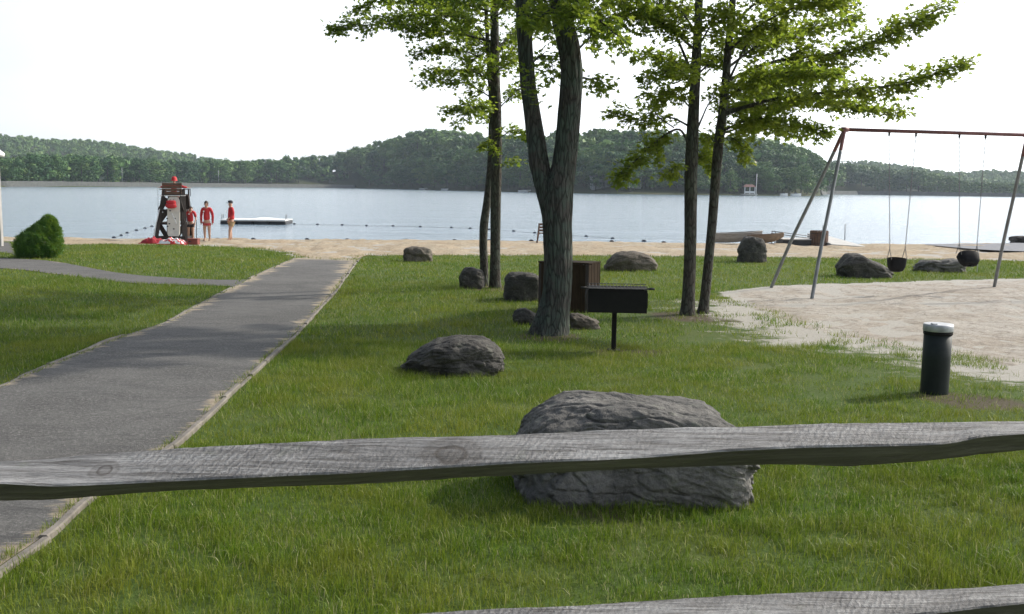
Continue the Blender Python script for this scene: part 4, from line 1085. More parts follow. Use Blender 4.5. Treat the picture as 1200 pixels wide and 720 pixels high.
# ------------------------------------------------------------------ charcoal grill on its post
gp = G(719, 411.5); Yg = gp.y; s_ = Yg / F
hz = lambda px, py, Y=Yg: at(px, py, Y)
t = empty('park_grill', gp, 'black steel charcoal grill standing on a single post', 'grill', rz=R(-4))
zt = at(719, 336, Yg).z - gp.z; zb = at(719, 364, Yg).z - gp.z
b = MB(); b.box((0, 0, (zb + 0.0) / 2 - 0.1), (0.062, 0.062, zb + 0.2), ch=0.008); b.box((0, 0, 0.012), (0.16, 0.16, 0.02), ch=0.004); b.build('post', M_BLACK, t)
b = MB(); xL, xR = -0.335, 0.385; dd = 0.25; th = 0.008
b.box(((xL + xR) / 2, 0, zb + 0.004), (xR - xL, 2 * dd, 0.008)); b.box(((xL + xR) / 2, dd - .004, (zb + zt) / 2 - .01), (xR - xL, 0.008, zt - zb - .03))
b.box(((xL + xR) / 2, -dd + .004, zb + (zt - zb) * 0.5 - .01), (xR - xL, 0.008, (zt - zb) - .03))
b.box((xL - 0.005, 0, (zb + zt) / 2 - .012), (0.008, 2 * dd, zt - zb - .02)); b.box((xR + 0.005, 0, (zb + zt) / 2 - .012), (0.008, 2 * dd, zt - zb - .02))
for k in range(4): b.box((xR + 0.014, -dd + 0.06 + k * 0.085, zb + (zt - zb) * .5), (0.012, 0.02, (zt - zb) * .62))
b.build('firebox', M_BLACK, t)
b = MB()
for k in range(17): b.tube([(xL + 0.01 + k * (xR - xL - .02) / 16, -dd - 0.01, zt), (xL + 0.01 + k * (xR - xL - .02) / 16, dd, zt + 0.012)], 0.004, 6)
b.box(((xL + xR) / 2, -dd * .15, zt - 0.008), (xR - xL + .03, 2 * dd * .8, .006))
for y in (-dd - 0.01, 0, dd): b.box(((xL + xR) / 2, y, zt - 0.004 + (y + dd) * .03), (xR - xL + 0.05, 0.022, 0.008))
b.build('grate', M_SOOT, t)
for sx in (-1, 1):
    b = MB(); x0 = xR if sx > 0 else xL
    b.tube([(x0, -dd + 0.03, zt), (x0 + sx * 0.09, -dd + .03, zt + 0.006)], 0.008, 8); b.tube([(x0 + sx * 0.03, -dd + 0.03, zt), (x0 + sx * 0.10, -dd + .03, zt)], 0.016, 10)
    if sx < 0: b.tube([(x0 - .02, -dd - .01, zt), (x0 - .045, -dd - .02, zt - .10), (x0 - .03, -dd - .02, zt - .19)], 0.007, 6)
    b.build('handle', M_SOOT, t, True)

# ------------------------------------------------------------------ brown bin enclosure
g0 = G(688, 367); Yb = g0.y; t = empty('trash_bin', (0, 0, 0), 'dark brown boxed trash bin half hidden behind the forked tree', 'trash bin', rz=0)
pa = at(688, 367, Yb); pl = at(631, 362, Yb + 0.28); pr_ = at(702, 362, Yb + 0.42)
cz = pa.z; H_ = at(688, 310.5, Yb).z - cz
A2 = Vector((pa.x, pa.y, cz)); d1 = Vector((pl.x - pa.x, pl.y - pa.y, 0)); d2 = Vector((pr_.x - pa.x, pr_.y - pa.y, 0))
cen = A2 + d1 / 2 + d2 / 2; t.location = (cen.x, cen.y, cz)
def panel(p0, dv, nrm_, n, hgt):
    b = MB(); L = dv.length; u = dv.normalized(); ang = math.atan2(u.y, u.x); M = Matrix.Rotation(ang, 3, 'Z')
    for k in range(n):
        c = p0 + u * (L * (k + .5) / n); jz = 0.008 * ((k * 7) % 3 - 1)
        b.box((c.x - cen.x, c.y - cen.y, hgt / 2 + jz - 0.02), (L / n - 0.008, 0.022, hgt + .04), M, 0, 0.003)
    return b
q = [A2, A2 + d1, A2 + d1 + d2, A2 + d2]
for (p0, p1, n_) in ((q[0], q[1], 6), (q[1], q[2], 4), (q[2], q[3], 6), (q[3], q[0], 4)):
    panel(p0, p1 - p0, None, n_, H_).build('side_panel', M_BINWOOD, t)
for p in q:
    b = MB(); pp = cen + (p - cen) * 0.95; b.box((pp.x - cen.x, pp.y - cen.y, H_ / 2), (0.055, 0.055, H_ - .01)); b.build('corner_post', M_DWOOD, t)
b = MB(); ins_ = [cen + (p - cen) * 1.03 for p in q]; V = [(p.x - cen.x, p.y - cen.y, H_ + .005) for p in ins_] + [(p.x - cen.x, p.y - cen.y, H_ + .03) for p in ins_]
b.add(V, [(0, 1, 2, 3), (4, 5, 6, 7), (0, 1, 5, 4), (1, 2, 6, 5), (2, 3, 7, 6), (3, 0, 4, 7)]); b.build('lid', M_BINWOOD, t)

# ------------------------------------------------------------------ bollard
g0 = G(1094, 463.5); Yq = g0.y + .13; zz_ = float(gz(g0.x, Yq)); H_ = at(1095, 379.5, Yq).z - zz_; r_ = 15.8 / F * Yq
t = empty('bollard', (at(1094.5, 463, Yq).x, Yq, zz_), 'short dark green post with a silver cap beside the play sand', 'bollard')
prof = [(r_, -0.1), (r_, 0.02), (r_ * 1.0, H_ * .5), (r_, H_ - 0.105)]
b = MB(); b.tube([(0, 0, p[1]) for p in prof], [p[0] for p in prof], 40); b.build('body', M_BOLL, t, False)
b = MB(); b.tube([(0, 0, H_ - .105), (0, 0, H_ - .10), (0, 0, H_ - .075), (0, 0, H_ - .07)], [r_ * 1.0, r_ * 1.04, r_ * 1.04, r_ * .98], 40); b.build('collar', M_BLACK, t, False)
b = MB(); b.tube([(0, 0, H_ - .07), (0, 0, H_ - .066), (0, 0, H_ - .03), (0, 0, H_ - .012), (0, 0, H_)], [r_ * 1.07, r_ * 1.08, r_ * 1.08, r_ * 1.07, r_ * 1.03], 40)
b.box((-r_ * .55, -r_ * .5, H_ + .004), (.05, .05, .02), ch=.004)
cap = b.build('cap', M_ALU, t, False)
for o in t.children:
    for p in o.data.polygons: p.use_smooth = abs(p.normal.z) < 0.4

# ------------------------------------------------------------------ swing set
a_ = at(990, 152, 20.1); e_ = at(1204, 158.5, 20.75)
f1 = G(950, 351.5); f2 = G(901, 337); f3 = G(1164, 337)
base = Vector((a_.x, a_.y, float(gz(a_.x, a_.y))))
t = empty('swing_set', (base.x, base.y, base.z), 'tall swing set of steel pipe with faded red top bar on the play sand', 'swing set')
o_ = base
def rel(p): return tuple(Vector(p) - o_)
bar_d = (e_ - a_); end2 = a_ + bar_d * 2.05
b = MB(); b.tube([rel(a_), rel(e_), rel(end2)], 0.037, 14); b.build('top_bar', M_REDPIPE, t, True)
def leg(foot, apex, lean, name='leg', mat=M_GALV):
    """bent pipe: straight up from the foot, curving over at the top bar"""
    foot = Vector(foot) - Vector((0, 0, 0.15)); apex = Vector(apex)
    top = foot.lerp(apex, 0.93)
    pts = [foot, foot.lerp(apex, .3), foot.lerp(apex, .6), foot.lerp(apex, .86), foot.lerp(apex, .93) + Vector((0, 0, 0.02)), foot.lerp(apex, .975) + Vector((0, 0, 0.04)), apex + Vector((0, 0, .02))]
    b = MB(); b.tube([rel(p) for p in smooth_poly(pts, 40)], 0.036, 14)
    return b
f4 = Vector((e_.x + 0.25, e_.y - 1.35, 0)); f4.z = float(gz(f4.x, f4.y))
def legpair(foot, apex):
    """lower galvanised length and upper length still carrying red paint"""
    foot = Vector(foot); ap = Vector(apex)
    full = smooth_poly([foot - Vector((0, 0, .15)), foot.lerp(ap, .3), foot.lerp(ap, .6), foot.lerp(ap, .86), foot.lerp(ap, .95) + Vector((0, 0, .015)), ap], 60)
    k = int(len(full) * .62)
    b = MB(); b.tube([rel(p) for p in full[:k + 1]], 0.036, 14); lg = b.build('leg', M_GALV, t, True)
    b = MB(); b.tube([rel(p) for p in full[k:]], 0.0365, 14); b.build('upper_length', M_REDPIPE, lg, True)
for ft, ap in ((f1, a_), (f2, a_), (f3, e_), (f4, e_)): legpair(ft, ap)
f5 = Vector((end2.x + 1.0, end2.y - 1.2, 0)); f6 = Vector((end2.x + .8, end2.y + 1.2, 0))
for ft in (f5, f6): ft.z = float(gz(ft.x, ft.y)); legpair(ft, end2)
b = MB()
for ap in (a_, e_, end2): b.tube([rel(ap - bar_d.normalized() * .07), rel(ap + bar_d.normalized() * .07)], .05, 14)
b.build('fitting', M_REDPIPE, t, True)
def bar_pt(px):
    k = (px - 990) / (1204 - 990); return a_ + bar_d * k
def chain(b, p, q, seed=0):
    p = Vector(p); q = Vector(q); L = (q - p).length; n = int(L / 0.045); d = (q - p).normalized()
    x = d.cross(Vector((0, 1, 0))).normalized(); y = d.cross(x)
    for k in range(n):
        c = p + d * (k + .5) * L / n; u = x if k % 2 else y
        pts = []
        w_, l_ = 0.011, 0.026
        pts = [c + d * l_ + u * 0, c + d * l_ * .6 + u * w_, c - d * l_ * .6 + u * w_, c - d * l_, c - d * l_ * .6 - u * w_, c + d * l_ * .6 - u * w_, c + d * l_]
        b.tube([tuple(v) for v in pts], 0.0042, 4, 0, False)
def bucket_swing(pxa, pxb, sa, sb, label, tip):
    pa, pb = bar_pt(pxa), bar_pt(pxb)
    Ys = (pa.y + pb.y) / 2
    qa, qb = at(*sa, pa.y), at(*sb, pb.y)
    r = empty('bucket_swing', (pa + pb) / 2, label, 'swing', 'bucket swings hanging from the top bar'); oo = Vector(r.location)
    for p, q_ in ((pa, qa), (pb, qb)):
        b = MB(); b.box(tuple(p - oo + Vector((0, 0, -.05))), (.03, .05, .10), None, 0, .006); b.build('hanger', M_SOOT, r)
        mid = q_ + Vector((0, 0, .22))
        b = MB(); chain(b, p - oo - Vector((0, 0, .09)), mid - oo)
        for dy in (-.13, .13): chain(b, mid - oo, q_ - oo + Vector((0, dy, 0)))
        b.build('chain', M_CHAIN, r)
    c = (qa + qb) / 2 - oo; w = (qb - qa).length / 2
    M = Matrix.Rotation(tip, 3, 'X')
    seat = MB(); n = 24; V = []; lv = [(1.0, 0.0), (1.03, -.03), (1.0, -.10), (.92, -.17), (.70, -.24), (.3, -.265)]
    inner = [(.92, -.01), (.90, -.10), (.82, -.15), (.60, -.21), (.25, -.235)]
    prof = lv + inner[::-1]
    for (rr, z) in prof:
        for k in range(n):
            a = 2 * pi * k / n
            # rounded rectangle, front and back higher
            cx_, sy_ = math.cos(a), math.sin(a); e = 3.2; s0 = (abs(cx_) ** e + abs(sy_) ** e) ** (-1 / e)
            zz = z + 0.04 * abs(sy_) if z > -.12 else z
            V.append(Vector((cx_ * s0 * w * rr, sy_ * s0 * .12 * rr, zz)))
    V = [tuple(M @ v + c) for v in V]; Fs = []
    for i in range(len(prof) - 1):
        for k in range(n):
            mid_ang = 2 * pi * (k + .5) / n
            hole = (1 <= i <= 3 or 6 <= i <= 8) and False
            Fs.append((i * n + k, i * n + (k + 1) % n, (i + 1) * n + (k + 1) % n, (i + 1) * n + k))
    seat.add(V, Fs); seat.build('seat', M_RUBBER, r, True)
    return r
bucket_swing(1041, 1072, (1042, 304), (1060, 304), 'left black bucket swing, hanging level beside the wedge-shaped boulder', 0.0)
bucket_swing(1123, 1154, (1123.5, 298), (1144, 301), 'right black bucket swing, tipped up in front of the long flat boulder', -0.75)
# small white stake in the grass behind the right swing
gq = G(1145, 320); b = MB(); b.tube([(0, 0, -.1), (0, 0, .3), (0, 0, .62)], [.012, .012, .010], 8)
o = b.build('stake', M_WHITE, None, True, gq); tag(o, 'thin white stake in the grass under the right swing', 'stake')
# ------------------------------------------------------------------ people
def skin(name, verts, edges, mat, parent=None, sub=1, smooth=True, root=0, loc=None):
    """verts: list of (co, radius or (rx, ry))"""
    me = bpy.data.meshes.new(name + '_cage')
    me.from_pydata([tuple(v[0]) for v in verts], edges, [])
    o = bpy.data.objects.new(name + '_cage', me); COL.objects.link(o)
    m = o.modifiers.new('s', 'SKIN'); m.use_smooth_shade = True; m.branch_smoothing = 0.6
    sv = me.skin_vertices[0].data if me.skin_vertices else None
    if sv is None:
        bm = bmesh.new(); bm.from_mesh(me); bm.verts.layers.skin.verify(); bm.to_mesh(me); bm.free(); sv = me.skin_vertices[0].data
    for i, v in enumerate(verts):
        r_ = v[1]; sv[i].radius = (r_, r_) if np.isscalar(r_) else r_
        sv[i].use_root = (i == root)
    if sub:
        s2 = o.modifiers.new('u', 'SUBSURF'); s2.levels = sub; s2.render_levels = sub
    dg = bpy.context.evaluated_depsgraph_get(); dg.update()
    res = bpy.data.meshes.new_from_object(o.evaluated_get(dg)); res.name = name
    bpy.data.objects.remove(o)
    res.polygons.foreach_set('use_smooth', [True] * len(res.polygons))
    return link(name, res, mat, parent, loc)

def person(foot, height, facing, label, pose, top=M_RED, bottom=M_REDD, shorts=0.34, cap=None, hair='long', sleeves='long', emblem=True):
    """facing: angle of the front direction in the ground plane; joints in units of height, x right, y forward"""
    t = empty('person', foot, label, 'person', rz=facing - pi / 2)
    H = height
    J = dict(pelvis=(0, 0, .52), waist=(0, 0, .60), chest=(0, 0, .72), neck0=(0, 0, .815), neck=(0, .005, .85), head=(0, .012, .90), crown=(0, .008, .965),
             shL=(-.105, 0, .80), elL=(-.135, -.01, .63), wrL=(-.14, .03, .49), haL=(-.14, .045, .455),
             shR=(.105, 0, .80), elR=(.135, -.01, .63), wrR=(.14, .03, .49), haR=(.14, .045, .455),
             hipL=(-.055, 0, .40), knL=(-.06, .01, .28), anL=(-.06, -.01, .05), toL=(-.07, .07, .015),
             hipR=(.055, 0, .40), knR=(.06, .01, .28), anR=(.06, -.01, .05), toR=(.07, .07, .015))
    J.update(pose)
    J = {k: Vector(v) * H for k, v in J.items()}
    names = []; V = []; E = []
    def add(n, r_):
        names.append(n); V.append((J[n], (r_[0] * H, r_[1] * H) if not np.isscalar(r_) else r_ * H)); return len(V) - 1
    ix = {}
    for n, r_ in (('pelvis', .078), ('waist', .066), ('chest', .080), ('neck0', .045), ('neck', .032), ('head', (.046, .056)), ('crown', (.036, .044)),
                  ('shL', .038), ('elL', .025), ('wrL', .016), ('haL', .019), ('shR', .038), ('elR', .025), ('wrR', .016), ('haR', .019),
                  ('hipL', .060), ('knL', .040), ('anL', .025), ('toL', .022), ('hipR', .060), ('knR', .040), ('anR', .025), ('toR', .022)):
        ix[n] = add(n, r_)
    for a, b_ in (('pelvis', 'waist'), ('waist', 'chest'), ('chest', 'neck0'), ('neck0', 'neck'), ('neck', 'head'), ('head', 'crown'),
                  ('neck0', 'shL'), ('shL', 'elL'), ('elL', 'wrL'), ('wrL', 'haL'), ('neck0', 'shR'), ('shR', 'elR'), ('elR', 'wrR'), ('wrR', 'haR'),
                  ('pelvis', 'hipL'), ('hipL', 'knL'), ('knL', 'anL'), ('anL', 'toL'), ('pelvis', 'hipR'), ('hipR', 'knR'), ('knR', 'anR'), ('anR', 'toR')):
        E.append((ix[a], ix[b_]))
    # fingers and thumbs
    for s in 'LR':
        w, h = J['wr' + s], J['ha' + s]; d = (h - w).normalized(); side = Vector((0, 1, 0)) - d * d.y; side.normalize(); sg = -1 if s == 'L' else 1
        nrm = d.cross(side)
        for k in range(4):
            off = side * (k - 1.5) * .0105 * H; ln = (.040, .046, .043, .034)[k] * H
            a = len(V); V.append((h + off + d * .008 * H, .0052 * H)); V.append((h + off + d * (.010 * H + ln * .5) , .0046 * H)); V.append((h + off + d * (.008 * H + ln) - nrm * .008 * H * sg, .0038 * H))
            E += [(ix['ha' + s], a), (a, a + 1), (a + 1, a + 2)]
        a = len(V); V.append((w + d * .012 * H + side * .018 * H, .0055 * H)); V.append((w + d * .034 * H + side * .030 * H, .0045 * H)); E += [(ix['wr' + s], a), (a, a + 1)]
    skin('body', V, E, M_SKIN, t, 1)
    # garments
    def G_(name, ks, es, mat_, extra):
        vv = []; m_ = {}
        for n, r_ in ks:
            m_[n] = len(vv); p = J[n] if n in J else extra[n]
            vv.append((p, (r_[0] * H, r_[1] * H) if not np.isscalar(r_) else r_ * H))
        return skin(name, vv, [(m_[a], m_[b_]) for a, b_ in es], mat_, t, 1)
    ex = {'hem': J['pelvis'].lerp(J['waist'], -.30)}
    ks = [('hem', .094), ('waist', .088), ('chest', .098), ('neck0', .052), ('shL', .050), ('elL', .036), ('shR', .050), ('elR', .036)]
    es = [('hem', 'waist'), ('waist', 'chest'), ('chest', 'neck0'), ('neck0', 'shL'), ('shL', 'elL'), ('neck0', 'shR'), ('shR', 'elR')]
    if sleeves == 'long':
        ex['cuL'] = J['elL'].lerp(J['wrL'], .85); ex['cuR'] = J['elR'].lerp(J['wrR'], .85)
        ks += [('cuL', .029), ('cuR', .029)]; es += [('elL', 'cuL'), ('elR', 'cuR')]
    G_('shirt', ks, es, top, ex)
    ex = {'sl': J['hipL'].lerp(J['knL'], shorts / .34 * .62), 'sr': J['hipR'].lerp(J['knR'], shorts / .34 * .62)}
    G_('shorts', [('pelvis', .082), ('hipL', .064), ('sl', .052), ('hipR', .064), ('sr', .052)], [('pelvis', 'hipL'), ('hipL', 'sl'), ('pelvis', 'hipR'), ('hipR', 'sr')], bottom, ex)
    if emblem:
        b = MB(); c = J['chest']; b.box((c.x + .035 * H, c.y + .098 * H, c.z + .02 * H), (.035 * H, .012 * H, .03 * H), None, 0, .003 * H); b.build('emblem', M_WHITE, t)
    # hair, cap, face
    hd = J['head'].lerp(J['crown'], .45); yv = Vector((0, 1, 0))
    def ell(name, c, r_, mat_, cut=None):
        bm = bmesh.new(); bmesh.ops.create_uvsphere(bm, u_segments=20, v_segments=12, radius=1)
        for v in bm.verts:
            v.co = Vector((v.co.x * r_[0] * H, v.co.y * r_[1] * H, v.co.z * r_[2] * H))
        if cut is not None:
            bmesh.ops.delete(bm, geom=[v for v in bm.verts if cut(v.co / H)], context='VERTS')
        for v in bm.verts: v.co += c
        me = bpy.data.meshes.new(name); bm.to_mesh(me); bm.free(); me.polygons.foreach_set('use_smooth', [True] * len(me.polygons))
        return link(name, me, mat_, t)
    hcut = (lambda c: c.y > .022 and c.z < .018) if hair == 'long' else (lambda c: (c.y > .015 and c.z < .02) or c.z < -.015)
    ell('hair', hd + Vector((0, -.006 * H, .0)), (.053, .060, .075 if hair == 'long' else .058), M_HAIR, hcut)
    for sx in (-1, 1):
        ell('eye', J['head'] + Vector((sx * .018 * H, .052 * H, .018 * H)), (.006, .005, .005), M_DARKC)
        ell('ear', J['head'] + Vector((sx * .049 * H, .0, .012 * H)), (.006, .010, .014), M_SKIN)
    ell('nose', J['head'] + Vector((0, .058 * H, .004 * H)), (.007, .010, .012), M_SKIN)
    ell('mouth', J['head'] + Vector((0, .052 * H, -.016 * H)), (.013, .005, .004), M_REDD)
    if cap is not None:
        b = MB(); c = hd + Vector((0, 0, .012 * H)); n = 20; V = []
        prof = [(1.75, -.030), (1.35, 0.0), (1.30, .02), (1.22, .055), (.85, .078), (.05, .085)] if cap[1] == 'bucket' else [(1.06, .0), (1.09, .015), (.98, .042), (.6, .058), (.05, .062)]
        for (rr, z) in prof:
            for k in range(n):
                a = 2 * pi * k / n; V.append((c.x + .052 * H * rr * math.cos(a), c.y + .058 * H * rr * math.sin(a), c.z + z * H))
        b.add(V, [(i * n + k, i * n + (k + 1) % n, (i + 1) * n + (k + 1) % n, (i + 1) * n + k) for i in range(len(prof) - 1) for k in range(n)] + [[(len(prof) - 1) * n + k for k in range(n)]])
        if cap[1] == 'cap': b.box((c.x, c.y + .075 * H, c.z + .004 * H), (.075 * H, .055 * H, .006 * H), None, 0, .002 * H)
        b.build('cap', cap[0], t, True)
    return t

def foot_at(px, py):
    g = G(px, py); return Vector((g.x, g.y, g.z + .03))
def hgt(px, pt, foot): return (at(px, pt, foot.y).z - foot.z)
f_ = foot_at(243, 283.5)
person(f_, hgt(243, 235.5, f_), R(-95), 'woman in long-sleeved red top and short red shorts, standing and facing inland', dict(elL=(-.15, -.02, .64), wrL=(-.145, .01, .40), haL=(-.14, .02, .465), elR=(.15, -.02, .64), wrR=(.145, .01, .40), haR=(.14, .02, .465)), M_RED, M_REDD, .16)
f_ = foot_at(271.5, 283.5)
person(f_, hgt(272, 235, f_), R(-150), 'person in red top, khaki shorts and dark cap, looking sideways beside the swim raft', dict(elL=(-.12, -.03, .66), wrL=(-.08, .07, .56), haL=(-.05, .09, .545), elR=(.12, -.04, .65), wrR=(.12, .03, .52), haR=(.12, .045, .49), anL=(-.06, .07, .05), toL=(-.07, .15, .015), knL=(-.06, .05, .28)), M_RED, M_KHAKI, .30, (M_DARKC, 'cap'), 'short')
f_ = foot_at(220.5, 283)
f_.y += .35; f_.z = float(gz(f_.x, f_.y)) + .03
person(f_, 1.50, R(-70), 'person in red shirt and dark shorts half hidden behind the lifeguard chair', dict(head=(-.02, .10, .86), crown=(-.02, .13, .91), neck=(-.01, .07, .825), neck0=(0, .045, .80), chest=(0, .02, .71), shL=(-.105, .05, .78), shR=(.105, .05, .78), elL=(-.15, .06, .63), wrL=(-.12, .13, .53), haL=(-.10, .16, .40)), M_RED, M_DARKC, .30, None, 'short', 'short')

# ------------------------------------------------------------------ lifeguard chair
gc = G(203, 283); Yc = gc.y; m_ = Yc / F
cx0 = at(203, 283, Yc).x; cz0 = float(gz(cx0, Yc))
def cp(px, py, dy=0):
    p = at(px, py, Yc + dy); return (p.x - cx0, dy, p.z - cz0)
t = empty('lifeguard_chair', (cx0, Yc, cz0), 'tall dark wooden lifeguard chair facing the lake, seat empty space filled by a guard', 'lifeguard chair')
t['label'] = 'tall dark wooden lifeguard chair facing the lake on the sand'
W_ = 0.10
zs0 = cp(200, 229)[2]         # seat level
for (top, bot, dy0, dy1) in (((192.5, 222), (184.5, 284), 0, -.25), ((213.5, 222), (219.5, 284), 0, -.25), ((193.5, 228), (188, 282), .65, 1.0), ((212.5, 228), (216, 282), .65, 1.0)):
    a = cp(top[0], top[1], 0); b0 = cp(bot[0], bot[1], 0)
    a = (a[0], dy0, a[2]); b0 = (b0[0], dy1, -.12)
    b = MB(); b.beam(a, b0, .20, .10, 0, .006); b.build('leg', M_DWOOD, t)
b = MB()
for k, py in enumerate((278.5, 262, 247)):
    f = (py - 222) / 62.; dy = -.25 * f - .05
    l = cp(192.5 - 8 * f - 1, py); r2 = cp(213.5 + 6 * f + 1, py)
    b.beam((l[0], dy, l[2]), (r2[0], dy, r2[2]), .035, .13 if k == 0 else .09, 0, .004)
    for sx in (l, r2): b.beam((sx[0], dy, sx[2]), (sx[0] * .9, .65 + .35 * f, sx[2]), .035, .10)
b.build('cross_bar', M_DWOOD, t)
b = MB()
for (p, q_) in (((187, 262), (197, 247)), ((197, 277), (187, 262)), ((217, 262), (210, 247)), ((209, 277), (218, 262)), ((189, 247), (196, 232)), ((215, 247), (210, 232))):
    a = cp(*p); c = cp(*q_); b.beam((a[0], -.17, a[2]), (c[0], -.10, c[2]), .03, .20, 0, .004)
b.build('brace', M_DWOOD, t)
b = MB(); l = cp(189.5, 229); r2 = cp(215, 229); 
b.box(((l[0] + r2[0]) / 2, .32, zs0 + .02), (r2[0] - l[0], .70, .05), None, 0, .006); b.build('seat', M_DWOOD, t)
b = MB()
for k in range(4):
    py = 216.2 + k * 3.3; l = cp(190.3, py); r2 = cp(213.6, py)
    b.beam((l[0], -.05 - .01 * k, l[2]), (r2[0], -.05 - .01 * k, r2[2]), .022, .105, 0, .004)
b.build('backrest', M_MWOOD, t)
for (x0, x1) in ((187.5, 190.3), (213.8, 218.5)):
    b = MB(); a = cp((x0 + x1) / 2, 222); b.box((a[0], .25, a[2]), (.09, .66, .035), None, 0, .005); b.box((a[0], .52, (a[2] + zs0) / 2), (.05, .05, abs(a[2] - zs0))); b.build('armrest', M_DWOOD, t)
b = MB(); a = cp(188, 229.5); c = cp(218, 229.5); b.beam((a[0], -.10, a[2]), (c[0], -.10, c[2]), .03, .035, 0, .002); b.build('white_strip', M_WHITE, t)
# guard
seat_z = cz0 + zs0 + .05
gx = cp(203.5, 229)[0]
base_ = Vector((cx0 + gx - .07, Yc + .22, seat_z - .50 * 1.62 - .03))
person(base_, 1.55, R(92), 'lifeguard in red shirt and red hat seated in the tall chair, seen from behind', dict(pelvis=(0, 0, .52), hipL=(-.055, .02, .40), hipR=(.055, .02, .40), knL=(-.06, .23, .51), knR=(.06, .23, .51), anL=(-.06, .26, .30), anR=(.06, .26, .30), toL=(-.07, .33, .265), toR=(.07, .33, .265),
    neck0=(0, .05, .795), neck=(0, .06, .83), head=(0, .07, .88), crown=(0, .07, .945), shL=(-.11, .04, .775), shR=(.11, .04, .775), elL=(-.25, .0, .73), wrL=(-.38, .06, .715), haL=(-.41, .08, .715), elR=(.25, .0, .73), wrR=(.36, .06, .715), haR=(.39, .08, .715)), M_RED, M_RED, .25, (M_RED, 'bucket'), 'short')
# white rescue board leaning against the back
p0 = cp(203.5, 277, -.42); p1 = cp(203.5, 231, -.14)
b = MB(); n = 22; hw = 7.2 * m_; V = []; 
for i in range(n + 1):
    f = i / n; e = math.sqrt(max(0, 1 - (abs(2 * f - 1)) ** 9)); c = Vector(p0).lerp(Vector(p1), f); wd = hw * (0.80 + .2 * e) * (1.0 if f < .9 else 1 - (f - .9) * 2)
    for sx, dy in ((-1, -.02), (1, -.02), (1, .02), (-1, .02)): V.append((c.x + sx * wd, c.y + dy, c.z))
b.add(V, [(i * 4 + a, i * 4 + (a + 1) % 4, i * 4 + 4 + (a + 1) % 4, i * 4 + 4 + a) for i in range(n) for a in range(4)] + [(0, 1, 2, 3), (n * 4, n * 4 + 1, n * 4 + 2, n * 4 + 3)])
o = b.build('backboard', M_BOARD, None, False, (cx0, Yc, cz0)); tag(o, 'white rescue board leaning against the back of the lifeguard chair', 'rescue board')
b = MB(); dirv = (Vector(p1) - Vector(p0)).normalized()
for (px, py) in ((199, 272), (199, 256), (202, 247), (208, 256), (207.5, 268), (202, 262), (200, 265)):
    c = cp(px, py); f = (c[2] - p0[2]) / (p1[2] - p0[2]); yy_ = p0[1] + (p1[1] - p0[1]) * f - .024
    b.box((c[0], yy_, c[2]), (.07, .012, .045), None, 0, .004)
hd = b.build('hand_slot', M_DARKC, o)
b = MB(); a = cp(204, 250); c = cp(210, 262); f = .5; b.beam((a[0], -.30, a[2]), (c[0], -.36, c[2]), .02, .06, 0, 0); b.build('strap', M_WHITE, o)
# rescue tube: red, hanging on the board
b = MB(); c = cp(203.5, 239); V = []
pts = [(-.20, -.01, -.06), (-.10, -.02, -.08), (0, -.02, -.085), (.10, -.02, -.08), (.20, -.01, -.06)]
b.tube([(p[0] + c[0], -.30 + p[1], c[2] + p[2]) for p in pts], [.075, .10, .105, .10, .075], 14); 
b.tube([(p[0] * .9 + c[0], -.27 + p[1], c[2] + p[2] + .14) for p in pts], [.06, .085, .09, .085, .06], 14)
o = b.build('rescue_tube', M_RED, None, True, (cx0, Yc, cz0)); tag(o, 'red rescue float hanging at the top of the white board', 'rescue float')
b = MB(); b.tube([(c[0] - .12, -.22, c[2] + .10), (c[0], -.12, c[2] + .26), (c[0] + .12, -.22, c[2] + .10)], .012, 6); b.build('strap', M_DARKC, o)
# leaning poles
def pole(a, b0, r_, mat, label, cat='pole', name='pole'):
    o_ = Vector(b0); b = MB(); b.tube([(0, 0, 0), tuple((Vector(a) - o_) * .5), tuple(Vector(a) - o_)], r_, 8); o = b.build(name, mat, None, True, o_); tag(o, label, cat); return o
w_ = lambda px, py, dy=0: at(px, py, Yc + dy)
pb_ = G(178.5, 283); pole(w_(187, 245, -.2), (pb_.x, pb_.y, pb_.z - .05), .018, M_WHITE, 'thin pale pole leaning on the left side of the lifeguard chair', 'pole', 'rescue_pole')
pb_ = G(230.5, 282); pole(at(230, 257, pb_.y), (pb_.x, pb_.y, pb_.z - .05), .016, M_DARKC, 'thin dark stick standing between the lifeguard chair and the woman', 'stick', 'walking_stick')
b = MB(); a = cp(185, 221, -.1); b.tube([(a[0], -.1, a[2]), (a[0] - .02, -.1, a[2] - .9), (a[0] + .01, -.12, cp(186, 262)[2])], .008, 6)
o = b.build('rope', M_ROPE, None, True, (cx0, Yc, cz0)); tag(o, 'thin rope hanging from the left arm of the lifeguard chair', 'rope')
b = MB(); a = cp(223, 222, -.1); b.tube([(a[0] - .16, -.05, a[2]), (a[0], -.1, a[2]), (a[0], -.1, a[2] - .28)], .014, 6)
o = b.build('strap', M_DARKC, None, True, (cx0, Yc, cz0)); tag(o, 'short dark strap dangling from the right arm of the lifeguard chair', 'strap')

